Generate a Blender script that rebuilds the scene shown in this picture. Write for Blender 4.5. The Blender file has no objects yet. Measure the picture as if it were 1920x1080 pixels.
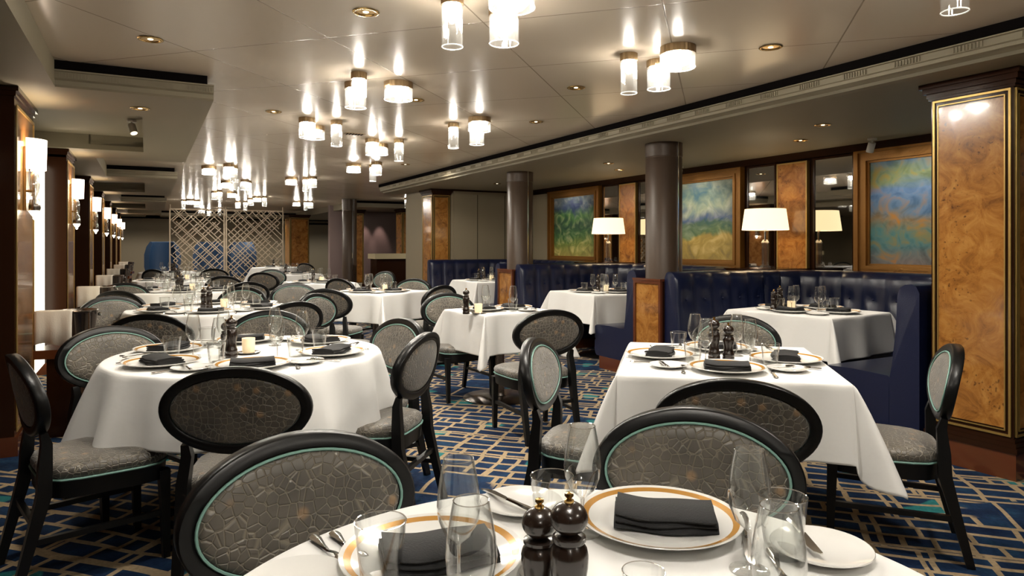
import bpy, math, random
from mathutils import Vector, Matrix
random.seed(7)
PI = math.pi
S = bpy.context.scene
COL = S.collection
EYE, F, HZ = 1.30, 1280.0, 460.0      # eye height, focal length and horizon of the 1920x1080 frame
SOF, CEI, TZ = 2.28, 2.44, 0.75       # soffit, ceiling and table-top heights

def P(px, py, z):
    "floor-plan point of a photo pixel known to lie at height z"
    y = F * (EYE - z) / (py - HZ)
    return Vector(((px - 960) / F * y, y, z))
UU = Vector((-.4718, .8817, 0)); VV = Vector((.8817, .4718, 0))
def R(u, v, z=0):
    "room frame (u along the long walls, v across) to world"
    return UU * u + VV * v + Vector((0, 0, z))
RANG = math.atan2(VV.y, VV.x)          # rotation taking local x->v, y->u

# ------------------------------------------------------------------ materials
def new_mat(name):
    m = bpy.data.materials.new(name); m.use_nodes = True
    nt = m.node_tree; nt.nodes.clear()
    out = nt.nodes.new('ShaderNodeOutputMaterial')
    return m, nt, out
class N:
    def __init__(s, nt): s.nt = nt
    def __call__(s, t, **kw):
        n = s.nt.nodes.new(t)
        for k, v in kw.items():
            if k == 'ins':
                for a, b in v.items():
                    if isinstance(b, bpy.types.NodeSocket): s.nt.links.new(b, n.inputs[a])
                    else: n.inputs[a].default_value = b
            else: setattr(n, k, v)
        return n
def c4(c): return (c[0], c[1], c[2], 1)
def pbr(name, col, rough=.5, metal=0, coat=0, bump=None, spec=.5, sheen=0, emis=None, es=0):
    m, nt, out = new_mat(name); n = N(nt)
    b = n('ShaderNodeBsdfPrincipled', ins={'Base Color': c4(col), 'Roughness': rough, 'Metallic': metal,
          'Coat Weight': coat, 'Coat Roughness': .08, 'Specular IOR Level': spec, 'Sheen Weight': sheen})
    if emis: b.inputs['Emission Color'].default_value = c4(emis); b.inputs['Emission Strength'].default_value = es
    tc = n('ShaderNodeTexCoord')
    if bump:
        t = n('ShaderNodeTexNoise', ins={'Vector': tc.outputs['Object'], 'Scale': bump[0], 'Detail': 3.})
        bp = n('ShaderNodeBump', ins={'Strength': bump[1], 'Distance': .01, 'Height': t.outputs['Fac']})
        nt.links.new(bp.outputs[0], b.inputs['Normal'])
    nt.links.new(b.outputs[0], out.inputs[0])
    return m
def ramp(n, fac, stops, interp='LINEAR'):
    r = n('ShaderNodeValToRGB', ins={'Fac': fac}); e = r.color_ramp; e.interpolation = interp
    while len(e.elements) > 1: e.elements.remove(e.elements[-1])
    e.elements[0].position = stops[0][0]; e.elements[0].color = c4(stops[0][1])
    for p, c in stops[1:]:
        x = e.elements.new(p); x.color = c4(c)
    return r
def math_n(n, op, a, b=None, clamp=False):
    m = n('ShaderNodeMath', operation=op, use_clamp=clamp)
    for i, x in enumerate((a, b)):
        if x is None: continue
        if isinstance(x, bpy.types.NodeSocket): n.nt.links.new(x, m.inputs[i])
        else: m.inputs[i].default_value = x
    return m.outputs[0]
def mixc(n, f, a, b, mode='MIX'):
    m = n('ShaderNodeMix', data_type='RGBA', blend_type=mode)
    for i, x in ((0, f), (6, a), (7, b)):
        if isinstance(x, bpy.types.NodeSocket): n.nt.links.new(x, m.inputs[i])
        else: m.inputs[i].default_value = x if i == 0 else c4(x)
    return m.outputs[2]

M = {}
M['cloth'] = pbr('white_linen', (.80, .79, .77), .8, bump=(9, .25), sheen=.2)
M['napkin'] = pbr('black_napkin_cloth', (.012, .012, .013), .8, bump=(300, .2), sheen=.05, spec=.3)
M['china'] = pbr('white_china', (.82, .81, .78), .12, coat=.5)
M['gold_rim'] = pbr('gold_rim_glaze', (.55, .27, .05), .22, metal=.3, coat=.3)
M['steel'] = pbr('polished_steel', (.62, .6, .57), .14, metal=1)
M['black_wood'] = pbr('black_stained_wood', (.0045, .0045, .0047), .34, spec=.32)
M['piping'] = pbr('teal_piping', (.20, .37, .32), .5)
M['mill'] = pbr('dark_brown_turned_wood', (.016, .009, .006), .25, coat=.4)
M['brass'] = pbr('brass', (.62, .40, .14), .2, metal=1)
M['bronze'] = pbr('brushed_bronze', (.32, .22, .12), .35, metal=1)
M['chrome'] = pbr('chrome', (.75, .74, .72), .12, metal=1)
M['pedestal'] = pbr('dark_brushed_steel', (.22, .19, .17), .25, metal=1)
M['leather'] = pbr('navy_leather', (.0062, .0100, .037), .28, bump=(160, .1), spec=.6)
M['button'] = pbr('navy_button', (.006, .010, .045), .4)
M['soffit'] = pbr('olive_grey_painted_soffit', (.235, .20, .135), .6, bump=(2, .05))
M['beige_wall'] = pbr('olive_beige_fabric_wall', (.25, .205, .135), .7)
M['mauve_wall'] = pbr('mauve_wall', (.22, .16, .15), .6)
M['gap'] = pbr('black_shadow_gap', (.006, .005, .005), 1., spec=0)
M['dark_wood'] = pbr('dark_gloss_wood', (.024, .0085, .0035), .15, spec=.22)
M['red_wood'] = pbr('reddish_mahogany', (.11, .030, .010), .2, coat=.5, bump=(6, .05))
M['gold_inlay'] = pbr('gold_inlay', (.42, .27, .08), .32, metal=.6)
M['frame_gold'] = pbr('antique_gold_frame', (.28, .13, .03), .3, metal=.65, bump=(60, .2))
M['mirror'] = pbr('mirror_glass', (.62, .61, .58), .02, metal=1)
M['column'] = pbr('taupe_column_panel', (.070, .046, .031), .38, spec=.3)
M['towel'] = pbr('cream_towel', (.78, .72, .62), .9, bump=(120, .12))
M['counter'] = pbr('pale_stone_counter', (.5, .42, .26), .4)
M['blue_chair'] = pbr('blue_fabric', (.010, .035, .085), .6)
M['screen_metal'] = pbr('champagne_metal_lattice', (.48, .38, .27), .4, metal=.3)
M['white_paint'] = pbr('white_painted_metal', (.6, .58, .54), .4)
M['bulb'] = pbr('lamp_diffuser', (1, 1, 1), .5, emis=(1, .94, .84), es=130)
M['bulb_dim'] = pbr('downlight_bulb', (1, 1, 1), .5, emis=(1, .8, .5), es=3)
M['shade'] = pbr('lit_linen_shade', (.7, .6, .45), .8, emis=(1, .74, .42), es=1.0)
M['sconce_shade'] = pbr('lit_sconce_shade', (.8, .75, .7), .8, emis=(1, .80, .62), es=2.6)
M['crystal_lit'] = pbr('lit_crystal', (.9, .9, .9), .1, emis=(1, .86, .6), es=6)
M['lit_panel'] = pbr('backlit_white_panel', (.9, .9, .8), .5, emis=(1, .92, .72), es=1.5)
M['candle'] = pbr('frosted_candle_glass', (.85, .75, .55), .5, emis=(1, .72, .38), es=.35)

def glassy(name, tint, refl=.10, frost=0.0, edge=.9, power=2.6):
    "thin clear glass: mostly see-through, mirror-like and darker towards its edges"
    m, nt, out = new_mat(name); n = N(nt)
    lw = n('ShaderNodeLayerWeight', ins={'Blend': .5})
    fac = math_n(n, 'POWER', lw.outputs['Facing'], power)
    fac = math_n(n, 'ADD', math_n(n, 'MULTIPLY', fac, edge), refl, True)
    tr = n('ShaderNodeBsdfTransparent', ins={'Color': c4(tint)})
    gl = n('ShaderNodeBsdfGlossy', ins={'Color': (.95, .95, .95, 1), 'Roughness': .03})
    mx = n('ShaderNodeMixShader', ins={0: fac, 1: tr.outputs[0], 2: gl.outputs[0]})
    last = mx
    if frost:
        tl = n('ShaderNodeBsdfTranslucent', ins={'Color': (.9, .9, .9, 1)})
        df = n('ShaderNodeBsdfDiffuse', ins={'Color': (.9, .9, .9, 1)})
        a = n('ShaderNodeMixShader', ins={0: .5, 1: tl.outputs[0], 2: df.outputs[0]})
        last = n('ShaderNodeMixShader', ins={0: frost, 1: mx.outputs[0], 2: a.outputs[0]})
    nt.links.new(last.outputs[0], out.inputs[0])
    return m
M['glass'] = glassy('clear_glass', (.985, .99, .985), .03, .004, .85, 2.3)
M['lamp_glass'] = glassy('fluted_lamp_glass', (.97, .97, .96), .05, .018, .45, 2)
M['lamp_rim'] = glassy('ground_glass_rim', (.9, .9, .9), .2, .5, .5)
M['crystal'] = glassy('cut_crystal', (.85, .83, .80), .22, .04, .7, 1.5)

def fabric():
    m, nt, out = new_mat('star_pattern_velvet'); n = N(nt)
    tc = n('ShaderNodeTexCoord')
    v = n('ShaderNodeTexVoronoi', feature='DISTANCE_TO_EDGE', ins={'Vector': tc.outputs['Object'], 'Scale': 46., 'Randomness': .8})
    v2 = n('ShaderNodeTexVoronoi', feature='F1', ins={'Vector': tc.outputs['Object'], 'Scale': 13., 'Randomness': .45})
    line = ramp(n, v.outputs['Distance'], [(0, (1, 1, 1)), (.035, (.7, .7, .7)), (.075, (0, 0, 0))])
    nz = n('ShaderNodeTexNoise', ins={'Vector': tc.outputs['Object'], 'Scale': 7., 'Detail': 2.})
    base = ramp(n, nz.outputs['Fac'], [(.3, (.040, .036, .030)), (.7, (.118, .102, .080))])
    col = mixc(n, math_n(n, 'MULTIPLY', line.outputs[0], .42), base.outputs[0], (.34, .29, .21))
    star = ramp(n, v2.outputs['Distance'], [(.10, (1, 1, 1)), (.22, (0, 0, 0))])
    col = mixc(n, math_n(n, 'MULTIPLY', star.outputs[0], .5), col, (.42, .25, .12))
    b = n('ShaderNodeBsdfPrincipled', ins={'Base Color': col, 'Roughness': .42, 'Sheen Weight': .35, 'Specular IOR Level': .6})
    bh = ramp(n, v.outputs['Distance'], [(0, (0, 0, 0)), (.09, (1, 1, 1))])
    bp = n('ShaderNodeBump', ins={'Strength': .7, 'Distance': .003, 'Height': bh.outputs[0]})
    nt.links.new(bp.outputs[0], b.inputs['Normal']); nt.links.new(b.outputs[0], out.inputs[0])
    return m
M['fabric'] = fabric()

def burl(name, dark=1.0):
    m, nt, out = new_mat(name); n = N(nt)
    tc = n('ShaderNodeTexCoord')
    w = n('ShaderNodeTexNoise', ins={'Vector': tc.outputs['Object'], 'Scale': 7., 'Detail': 8., 'Roughness': .7, 'Distortion': 1.1})
    r = ramp(n, w.outputs['Fac'], [(.3, (.13*dark, .042*dark, .008)), (.5, (.33*dark, .135*dark, .026)), (.7, (.48*dark, .23*dark, .055))])
    sp = n('ShaderNodeTexNoise', ins={'Vector': tc.outputs['Object'], 'Scale': 48., 'Detail': 3.})
    pz = n('ShaderNodeTexNoise', ins={'Vector': tc.outputs['Object'], 'Scale': 4.5, 'Detail': 2.})
    f = math_n(n, 'MULTIPLY', ramp(n, sp.outputs['Fac'], [(.60, (0, 0, 0)), (.68, (1, 1, 1))]).outputs[0],
               ramp(n, pz.outputs['Fac'], [(.48, (0, 0, 0)), (.6, (1, 1, 1))]).outputs[0])
    col = mixc(n, math_n(n, 'MULTIPLY', f, .75), r.outputs[0], (.04, .013, .004))
    b = n('ShaderNodeBsdfPrincipled', ins={'Base Color': col, 'Roughness': .2, 'Coat Weight': .6, 'Coat Roughness': .06})
    nt.links.new(b.outputs[0], out.inputs[0])
    return m
M['burl'] = burl('burl_walnut_veneer')
M['burl_edge'] = burl('burl_crossband', .75)

def carpet():
    m, nt, out = new_mat('blue_grid_carpet'); n = N(nt)
    g = n('ShaderNodeNewGeometry')
    mp = n('ShaderNodeMapping', ins={'Vector': g.outputs['Position'], 'Rotation': (0, 0, math.radians(16.8))})
    wz = n('ShaderNodeTexNoise', ins={'Vector': mp.outputs[0], 'Scale': 2.1, 'Detail': 1.})
    wv = n('ShaderNodeVectorMath', operation='SCALE', ins={0: wz.outputs['Color'], 'Scale': .09})
    vec = n('ShaderNodeVectorMath', operation='ADD', ins={0: mp.outputs[0], 1: wv.outputs[0]}).outputs[0]
    def brick(sc, bw, rh, mo, off, of, sq, sf, c1, c2):
        return n('ShaderNodeTexBrick', offset=off, offset_frequency=of, squash=sq, squash_frequency=sf,
                 ins={'Vector': vec, 'Scale': sc, 'Brick Width': bw, 'Row Height': rh, 'Mortar Size': mo, 'Mortar Smooth': .1,
                      'Color1': c4(c1), 'Color2': c4(c2), 'Mortar': (.36, .27, .165, 1), 'Bias': -.1})
    b1 = brick(1., .225, .112, .0135, .06, 4, .6, 3, (.007, .014, .042), (.013, .036, .085))
    b2 = brick(1., .52, .37, .012, .37, 2, .7, 3, (.5, .5, .5), (.5, .5, .5))
    mask = n('ShaderNodeTexNoise', ins={'Vector': mp.outputs[0], 'Scale': 1.1, 'Detail': 0.})
    hide = ramp(n, mask.outputs['Fac'], [(.60, (0, 0, 0)), (.62, (1, 1, 1))])
    # larger plain blue fields where the grid drops out
    f1 = math_n(n, 'MULTIPLY', b1.outputs['Fac'], math_n(n, 'SUBTRACT', 1., hide.outputs[0]))
    lines = math_n(n, 'MAXIMUM', f1, b2.outputs['Fac'])
    wn = n('ShaderNodeTexNoise', ins={'Vector': mp.outputs[0], 'Scale': 9., 'Detail': 3.})
    blue = ramp(n, wn.outputs['Fac'], [(.3, (.006, .012, .034)), (.52, (.011, .028, .072)), (.72, (.018, .062, .115))])
    bl = mixc(n, .5, blue.outputs[0], b1.outputs['Color'])
    bl = mixc(n, b1.outputs['Fac'], bl, blue.outputs[0])
    tn = n('ShaderNodeTexNoise', ins={'Vector': mp.outputs[0], 'Scale': 3.3, 'Detail': 0.})
    tm = ramp(n, tn.outputs['Fac'], [(.71, (0, 0, 0)), (.73, (1, 1, 1))])
    bl = mixc(n, math_n(n, 'MULTIPLY', tm.outputs[0], .8), bl, (.03, .20, .20))
    pn = n('ShaderNodeTexNoise', ins={'Vector': mp.outputs[0], 'Scale': 60., 'Detail': 3.})
    pile = ramp(n, pn.outputs['Fac'], [(.3, (.8, .8, .8)), (.7, (1.15, 1.15, 1.15))])
    col = mixc(n, lines, bl, (.36, .27, .165))
    col = mixc(n, 1., col, pile.outputs[0], 'MULTIPLY')
    b = n('ShaderNodeBsdfPrincipled', ins={'Base Color': col, 'Roughness': .95, 'Specular IOR Level': .1})
    bp = n('ShaderNodeBump', ins={'Strength': .5, 'Distance': .004, 'Height': pn.outputs['Fac']})
    nt.links.new(bp.outputs[0], b.inputs['Normal']); nt.links.new(b.outputs[0], out.inputs[0])
    return m
M['carpet'] = carpet()

def ceiling():
    m, nt, out = new_mat('glossy_taupe_ceiling_panels'); n = N(nt)
    g = n('ShaderNodeNewGeometry')
    mp = n('ShaderNodeMapping', ins={'Vector': g.outputs['Position'], 'Rotation': (0, 0, math.radians(16.8)), 'Location': (.25, .3, 0)})
    br = n('ShaderNodeTexBrick', offset=0., offset_frequency=1, squash=1., squash_frequency=1,
           ins={'Vector': mp.outputs[0], 'Scale': 1., 'Brick Width': .9, 'Row Height': .9, 'Mortar Size': .0045, 'Mortar Smooth': .3,
                'Color1': (.72, .615, .485, 1), 'Color2': (.69, .59, .465, 1), 'Mortar': (.34, .275, .20, 1)})
    nz = n('ShaderNodeTexNoise', ins={'Vector': mp.outputs[0], 'Scale': 1.6, 'Detail': 1.})
    b = n('ShaderNodeBsdfPrincipled', ins={'Base Color': br.outputs['Color'], 'Roughness': .2, 'Specular IOR Level': .3})
    b1 = n('ShaderNodeBump', ins={'Strength': .35, 'Distance': .012, 'Height': nz.outputs['Fac']})
    b2 = n('ShaderNodeBump', invert=True, ins={'Strength': .5, 'Distance': .002, 'Height': br.outputs['Fac'], 'Normal': b1.outputs[0]})
    nt.links.new(b2.outputs[0], b.inputs['Normal']); nt.links.new(b.outputs[0], out.inputs[0])
    return m
M['ceiling'] = ceiling()

def painting(name, bands, mix2, scale):
    "plain abstract colour-field canvas, painted in loose strokes"
    m, nt, out = new_mat(name); n = N(nt)
    tc = n('ShaderNodeTexCoord')
    nz = n('ShaderNodeTexNoise', ins={'Vector': tc.outputs['Generated'], 'Scale': scale, 'Detail': 3., 'Distortion': 1.3})
    sep = n('ShaderNodeSeparateXYZ', ins={0: tc.outputs['Generated']})
    h = math_n(n, 'ADD', sep.outputs['Z'], math_n(n, 'MULTIPLY', math_n(n, 'SUBTRACT', nz.outputs['Fac'], .5), .42))
    r = ramp(n, h, bands)
    n2 = n('ShaderNodeTexNoise', ins={'Vector': tc.outputs['Generated'], 'Scale': scale * 2.3, 'Detail': 3., 'Distortion': 1.6})
    r2 = ramp(n, n2.outputs['Fac'], mix2)
    col = mixc(n, .42, r.outputs[0], r2.outputs[0])
    col = n('ShaderNodeGamma', ins={'Color': col, 'Gamma': 1.6}).outputs[0]
    b = n('ShaderNodeBsdfPrincipled', ins={'Base Color': col, 'Roughness': .5})
    bp = n('ShaderNodeBump', ins={'Strength': .4, 'Distance': .004, 'Height': n2.outputs['Fac']})
    nt.links.new(bp.outputs[0], b.inputs['Normal']); nt.links.new(b.outputs[0], out.inputs[0])
    return m
M['art_green'] = painting('green_blue_abstract_canvas', [(0, (.55, .42, .16)), (.22, (.30, .32, .10)), (.38, (.05, .16, .08)), (.55, (.03, .10, .10)),
    (.7, (.12, .26, .12)), (.82, (.10, .12, .35)), (1, (.55, .58, .75))], [(.3, (.02, .06, .06)), (.5, (.2, .3, .12)), (.7, (.7, .65, .4))], 2.1)
M['art_gold'] = painting('gold_field_abstract_canvas', [(0, (.5, .33, .06)), (.3, (.62, .42, .09)), (.36, (.08, .22, .12)), (.48, (.06, .2, .2)),
    (.54, (.12, .2, .5)), (.7, (.6, .68, .62)), (.85, (.25, .42, .5)), (1, (.6, .68, .7))], [(.3, (.1, .2, .25)), (.5, (.45, .45, .25)), (.7, (.8, .76, .55))], 2.)
M['art_blue'] = painting('blue_teal_abstract_canvas', [(0, (.32, .20, .14)), (.2, (.10, .26, .24)), (.34, (.08, .3, .26)), (.44, (.5, .28, .05)),
    (.56, (.2, .32, .5)), (.72, (.30, .45, .75)), (.86, (.5, .55, .2)), (1, (.3, .45, .75))], [(.3, (.05, .15, .2)), (.5, (.3, .4, .45)), (.68, (.7, .4, .1))], 2.3)

# ------------------------------------------------------------------ mesh helpers
class MB:
    def __init__(s): s.v = []; s.f = []
    def add(s, vs, fs):
        o = len(s.v); s.v += [tuple(x) for x in vs]; s.f += [tuple(i + o for i in f) for f in fs]; return s
    def box(s, x0, x1, y0, y1, z0, z1, mat=None):
        vs = [Vector((x, y, z)) for z in (z0, z1) for y in (y0, y1) for x in (x0, x1)]
        if mat: vs = [mat @ v for v in vs]
        return s.add(vs, [(0, 2, 3, 1), (4, 5, 7, 6), (0, 1, 5, 4), (2, 6, 7, 3), (0, 4, 6, 2), (1, 3, 7, 5)])
    def rbox(s, x0, x1, y0, y1, z0, z1, b=.005):
        "box with chamfered vertical and horizontal edges"
        def ring(i, z): return [(x0+i, y0+b, z), (x0+b, y0+i, z), (x1-b, y0+i, z), (x1-i, y0+b, z), (x1-i, y1-b, z), (x1-b, y1-i, z), (x0+b, y1-i, z), (x0+i, y1-b, z)]
        rs = []
        for z, i in ((z0, b), (z0+b, 0), (z1-b, 0), (z1, b)):
            r = ring(0, z) if not i else [(x0+b+(0 if k in (0, 1, 6, 7) else (x1-x0-2*b)), y0+b+(0 if k in (0, 1, 2, 3) else (y1-y0-2*b)), z) for k in range(8)]
            if i:
                e = b * .4
                r = [(x0+e, y0+b, z), (x0+b, y0+e, z), (x1-b, y0+e, z), (x1-e, y0+b, z), (x1-e, y1-b, z), (x1-b, y1-e, z), (x0+b, y1-e, z), (x0+e, y1-b, z)]
            rs.append(r)
        return s.loft(rs)
    def loft(s, rings, closed=True, caps=True, loop=False):
        n = len(rings[0]); vs = [p for r in rings for p in r]; fs = []
        m = len(rings); k = n if closed else n - 1
        for i in range(m if loop else m - 1):
            for j in range(k):
                a = i * n + j; b = i * n + (j + 1) % n; i2 = (i + 1) % m
                fs.append((a, b, i2 * n + (j + 1) % n, i2 * n + j))
        if caps and not loop and closed:
            fs.append(tuple(reversed(range(n)))); fs.append(tuple((m - 1) * n + j for j in range(n)))
        return s.add(vs, fs)
    def lathe(s, prof, n=20, c=(0, 0, 0), caps=False):
        rings = [[(c[0] + r * math.cos(2*PI*j/n), c[1] + r * math.sin(2*PI*j/n), c[2] + z) for j in range(n)] for r, z in prof]
        return s.loft(rings, caps=caps)
    def tube(s, pts, rad, n=8, sq=False, loop=False):
        "swept tube; rad a number or one per point; rad may be (rx, ry)"
        pts = [Vector(p) for p in pts]; rings = []; m = len(pts); prev = None
        for i, p in enumerate(pts):
            if loop: t = pts[(i+1) % m] - pts[i-1]
            else: t = pts[min(i+1, m-1)] - pts[max(i-1, 0)]
            t.normalize()
            if prev is None:
                ref = Vector((0, 0, 1)) if abs(t.z) < .8 else Vector((0, 1, 0))
                a = t.cross(ref).normalized()
            else:
                a = (prev - t * prev.dot(t)).normalized()
            prev = a; b = t.cross(a)
            r = rad[i] if isinstance(rad, list) else rad
            rx, ry = r if isinstance(r, tuple) else (r, r)
            if sq: q = [(1, 1), (-1, 1), (-1, -1), (1, -1)]; rings.append([p + a*rx*x + b*ry*y for x, y in q])
            else: rings.append([p + a*rx*math.cos(2*PI*k/n) + b*ry*math.sin(2*PI*k/n) for k in range(n)])
        return s.loft(rings, loop=loop)
    def build(s, name, mat, parent=None, smooth=True, ang=40):
        me = bpy.data.meshes.new(name); me.from_pydata(s.v, [], s.f); me.materials.append(M[mat] if isinstance(mat, str) else mat)
        me.update()
        if smooth:
            me.polygons.foreach_set('use_smooth', [True] * len(me.polygons)); me.set_sharp_from_angle(angle=math.radians(ang))
        o = bpy.data.objects.new(name, me); COL.objects.link(o)
        if parent: o.parent = parent
        return o
def fixn(o):
    import bmesh
    b = bmesh.new(); b.from_mesh(o.data); bmesh.ops.recalc_face_normals(b, faces=b.faces); b.to_mesh(o.data); b.free(); return o
def empty(name, loc=(0, 0, 0), rz=0):
    o = bpy.data.objects.new(name, None); o.empty_display_size = .1; COL.objects.link(o); o.location = loc; o.rotation_euler = (0, 0, rz); return o
def tag(o, label, cat, group=None):
    o['label'] = label; o['category'] = cat
    if group: o['group'] = group
    elif 'group' in o: del o['group']
    return o
def struct(o): o['kind'] = 'structure'; return o
CH = {}
def kids(o): return [c for c in COL.objects if c.parent == o]
def tree(o): return (o, [tree(c) for c in kids(o)])
def copy_tree(t, parent=None):
    o, ch = t; c = o.copy(); COL.objects.link(c)
    if parent: c.parent = parent
    for x in ch: copy_tree(x, c)
    return c
class Proto:
    "first use moves the original, later uses copy the thing and each of its parts"
    def __init__(s, root): s.t = tree(root); s.root = root; s.used = False
    def put(s, loc, rz, label, cat, group=None, scale=None):
        if s.used: o = copy_tree(s.t)
        else: o = s.root; s.used = True
        o.location = loc; o.rotation_euler = (0, 0, rz)
        if scale: o.scale = scale
        return tag(o, label, cat, group)
def slab(name, mat, u0, u1, v0, v1, z0, z1, parent=None, smooth=False):
    "box laid out in the room frame"
    mb = MB().box(v0, v1, u0, u1, z0, z1); o = mb.build(name, mat, parent, smooth)
    if not parent: o.rotation_euler = (0, 0, RANG)
    return o

# ------------------------------------------------------------------ the setting
f_ = struct(slab('floor', 'carpet', -4, 30, -3, 12, -.05, 0))
struct(slab('ceiling', 'ceiling', -4, 30, -3, 12, CEI, CEI + .1))
struct(slab('wall_left', 'dark_wood', -4, 30, -1.3, -1.05, 0, CEI))
struct(slab('wall_back', 'beige_wall', 27, 27.2, -1.3, 12, 0, CEI))
struct(slab('wall_behind_camera', 'beige_wall', -4, -3.8, -1.3, 6.3, 0, CEI))
struct(slab('wall_right', 'dark_wood', -4, 11.2, 6.16, 6.35, 0, CEI))
struct(slab('wall_alcove_end', 'beige_wall', 11.06, 11.2, 4.7, 6.2, 0, SOF))
struct(slab('wall_lobby', 'mauve_wall', 19.6, 19.8, 4.6, 12, 0, CEI))
struct(slab('wall_lobby_side', 'beige_wall', 11.2, 27, 9.4, 9.6, 0, CEI))
o = MB().box(4.75, 6.16, 11.03, 11.058, .0, SOF).build('trim_1', 'beige_wall', smooth=False); o.rotation_euler.z = RANG; struct(o)
for k, v in enumerate((5.2, 5.75)):
    struct(slab('trim_%d' % (k + 2), 'gap', 11.024, 11.03, v, v + .006, 1.0, 2.2))

# right soffit with crown and shadow gap
def soffit_right():
    struct(slab('ceiling_soffit_right', 'soffit', -4, 12.5, 3.93, 6.16, SOF, CEI - .002))
    g = slab('trim_4', 'gap', -4, 12.5, 3.845, 3.93, CEI - .052, CEI - .001); struct(g)
    # crown: stepped and coved profile
    prof = [(3.93, SOF), (3.99, SOF - .004), (3.955, SOF + .012), (3.90, SOF + .03), (3.875, SOF + .035), (3.875, SOF + .055), (3.865, SOF + .06),
            (3.865, SOF + .095), (3.85, SOF + .098), (3.85, SOF + .105), (3.93, SOF + .105)]
    mb = MB(); mb.loft([[(v, u, z) for v, z in prof] for u in (-4, 12.5)]); o = fixn(mb.build('trim_5', 'soffit', smooth=False)); o.rotation_euler.z = RANG; struct(o)
    mb = MB()
    k = 0; u = 1.0
    while u < 12:                       # dentil flutes in groups
        for j in range(9): mb.box(3.858, 3.866, u + j * .018, u + j * .018 + .008, SOF + .063, SOF + .092)
        u += .33
    o = mb.build('trim_6', 'soffit', smooth=False); o.rotation_euler.z = RANG; struct(o)
    struct(slab('trim_7', 'dark_wood', 2.5, 11.06, 6.06, 6.16, SOF - .07, SOF))
    struct(slab('trim_8', 'dark_wood', 11.0, 11.06, 4.7, 6.1, SOF - .03, SOF))
soffit_right()

# far side soffits above the lobby
struct(slab('ceiling_soffit_lobby', 'soffit', 17.2, 27, 4.7, 9.4, SOF, CEI - .002))
struct(slab('trim_9', 'gap', 17.14, 17.2, 4.6, 9.4, CEI - .055, CEI - .004))
struct(slab('ceiling_soffit_back', 'soffit', 25.2, 27, -1.0, 4.7, SOF, CEI - .002))
struct(slab('trim_10', 'gap', 25.14, 25.2, -1.0, 4.7, CEI - .06, CEI - .004))
struct(slab('trim_11', 'gap', 26.95, 27, -1.0, 9.4, SOF - .04, SOF))

# left soffit: a strip along the wall and deep stepped slabs over each pair of bays, each with a coffer
def soffit_left():
    for a, b in [(-4, 5.9)] + [(8.15 + 6.2*i, 12.1 + 6.2*i) for i in range(3)] + [(8.15 + 18.6, 27)]: struct(slab('ceiling_soffit_left', 'soffit', a, b, -.97, -.5, SOF, CEI - .002))
    for i in range(4): struct(slab('ceiling_coffer', 'soffit', 5.9 + 6.2*i, 8.15 + 6.2*i, -.97, -.5, SOF + .15, CEI - .002))
    n = 12
    for k in range(4):
        u0 = 5.05 + 6.2 * k if k else 5.05
        mb = MB()
        # frame of four boxes round the coffer
        a0, a1, c0, c1 = u0, u0 + 3.9, u0 + .85, u0 + 3.1
        vA, vB, vC = -.5, .40, -.03
        mb.box(vA, vB, a0, c0, SOF, CEI - .06); mb.box(vA, vB, c1, a1, SOF, CEI - .06); mb.box(vC, vB, c0, c1, SOF, CEI - .06)
        mb.box(vA, vC, c0, c1, SOF + .15, CEI - .003)
        mb.box(vA - .02, vC + .02, c0 - .02, c0, SOF + .05, CEI - .002); mb.box(vA - .02, vC + .02, c1, c1 + .02, SOF + .05, CEI - .002); mb.box(vC, vC + .02, c0, c1, SOF + .05, CEI - .002)
        o = mb.build('ceiling_soffit_step', 'soffit', smooth=False); o.rotation_euler.z = RANG; struct(o)
        mb = MB()
        for q in ((vA, vB - .04, a0 - .035, c0 - .03), (vA, vB - .04, c1 + .03, a1 - .03), (vC + .03, vB - .04, c0 - .03, c1 + .03)): mb.box(*q, CEI - .057, CEI - .001)
        o = mb.build('trim_%d' % n, 'gap', smooth=False); o.rotation_euler.z = RANG; struct(o); n += 1
        mb = MB()
        prof = [(0, SOF), (-.012, SOF + .012), (-.012, SOF + .04), (-.03, SOF + .05), (-.03, SOF + .09), (-.04, SOF + .094), (-.04, SOF + .102), (0, SOF + .102)]
        mb.loft([[(v, a0 + d, z) for d, z in prof] for v in (vA, vB)])
        for j in range(26):
            if j % 7 < 5:
                for q in range(2): mb.box(vA + .02 + j * .034 + q * .014, vA + .026 + j * .034 + q * .014, a0 - .036, a0 - .028, SOF + .055, SOF + .086)
        o = fixn(mb.build('trim_%d' % n, 'soffit', smooth=False)); o.rotation_euler.z = RANG; struct(o); n += 1
soffit_left()

# ------------------------------------------------------------------ left wall pillars and bays
def frame_on(parent, mat, plane, a0, a1, z0, z1, w, t, name):
    "rectangular strip frame; plane=('v', v, sgn) lies along u, ('u', u, sgn) lies along v"
    k, c, s = plane; mb = MB()
    def bx(p0, p1, q0, q1):
        lo, hi = sorted((c, c + s * t))
        if k == 'v': mb.box(lo, hi, p0, p1, q0, q1)
        else: mb.box(p0, p1, lo, hi, q0, q1)
    bx(a0, a1, z0, z0 + w); bx(a0, a1, z1 - w, z1); bx(a0, a0 + w, z0 + w, z1 - w); bx(a1 - w, a1, z0 + w, z1 - w)
    return mb.build(name, mat, parent, False)
def panel_on(parent, mat, plane, a0, a1, z0, z1, t, name):
    k, c, s = plane; lo, hi = sorted((c, c + s * t)); mb = MB()
    if k == 'v': mb.box(lo, hi, a0, a1, z0, z1)
    else: mb.box(a0, a1, lo, hi, z0, z1)
    return mb.build(name, mat, parent, False)
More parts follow.
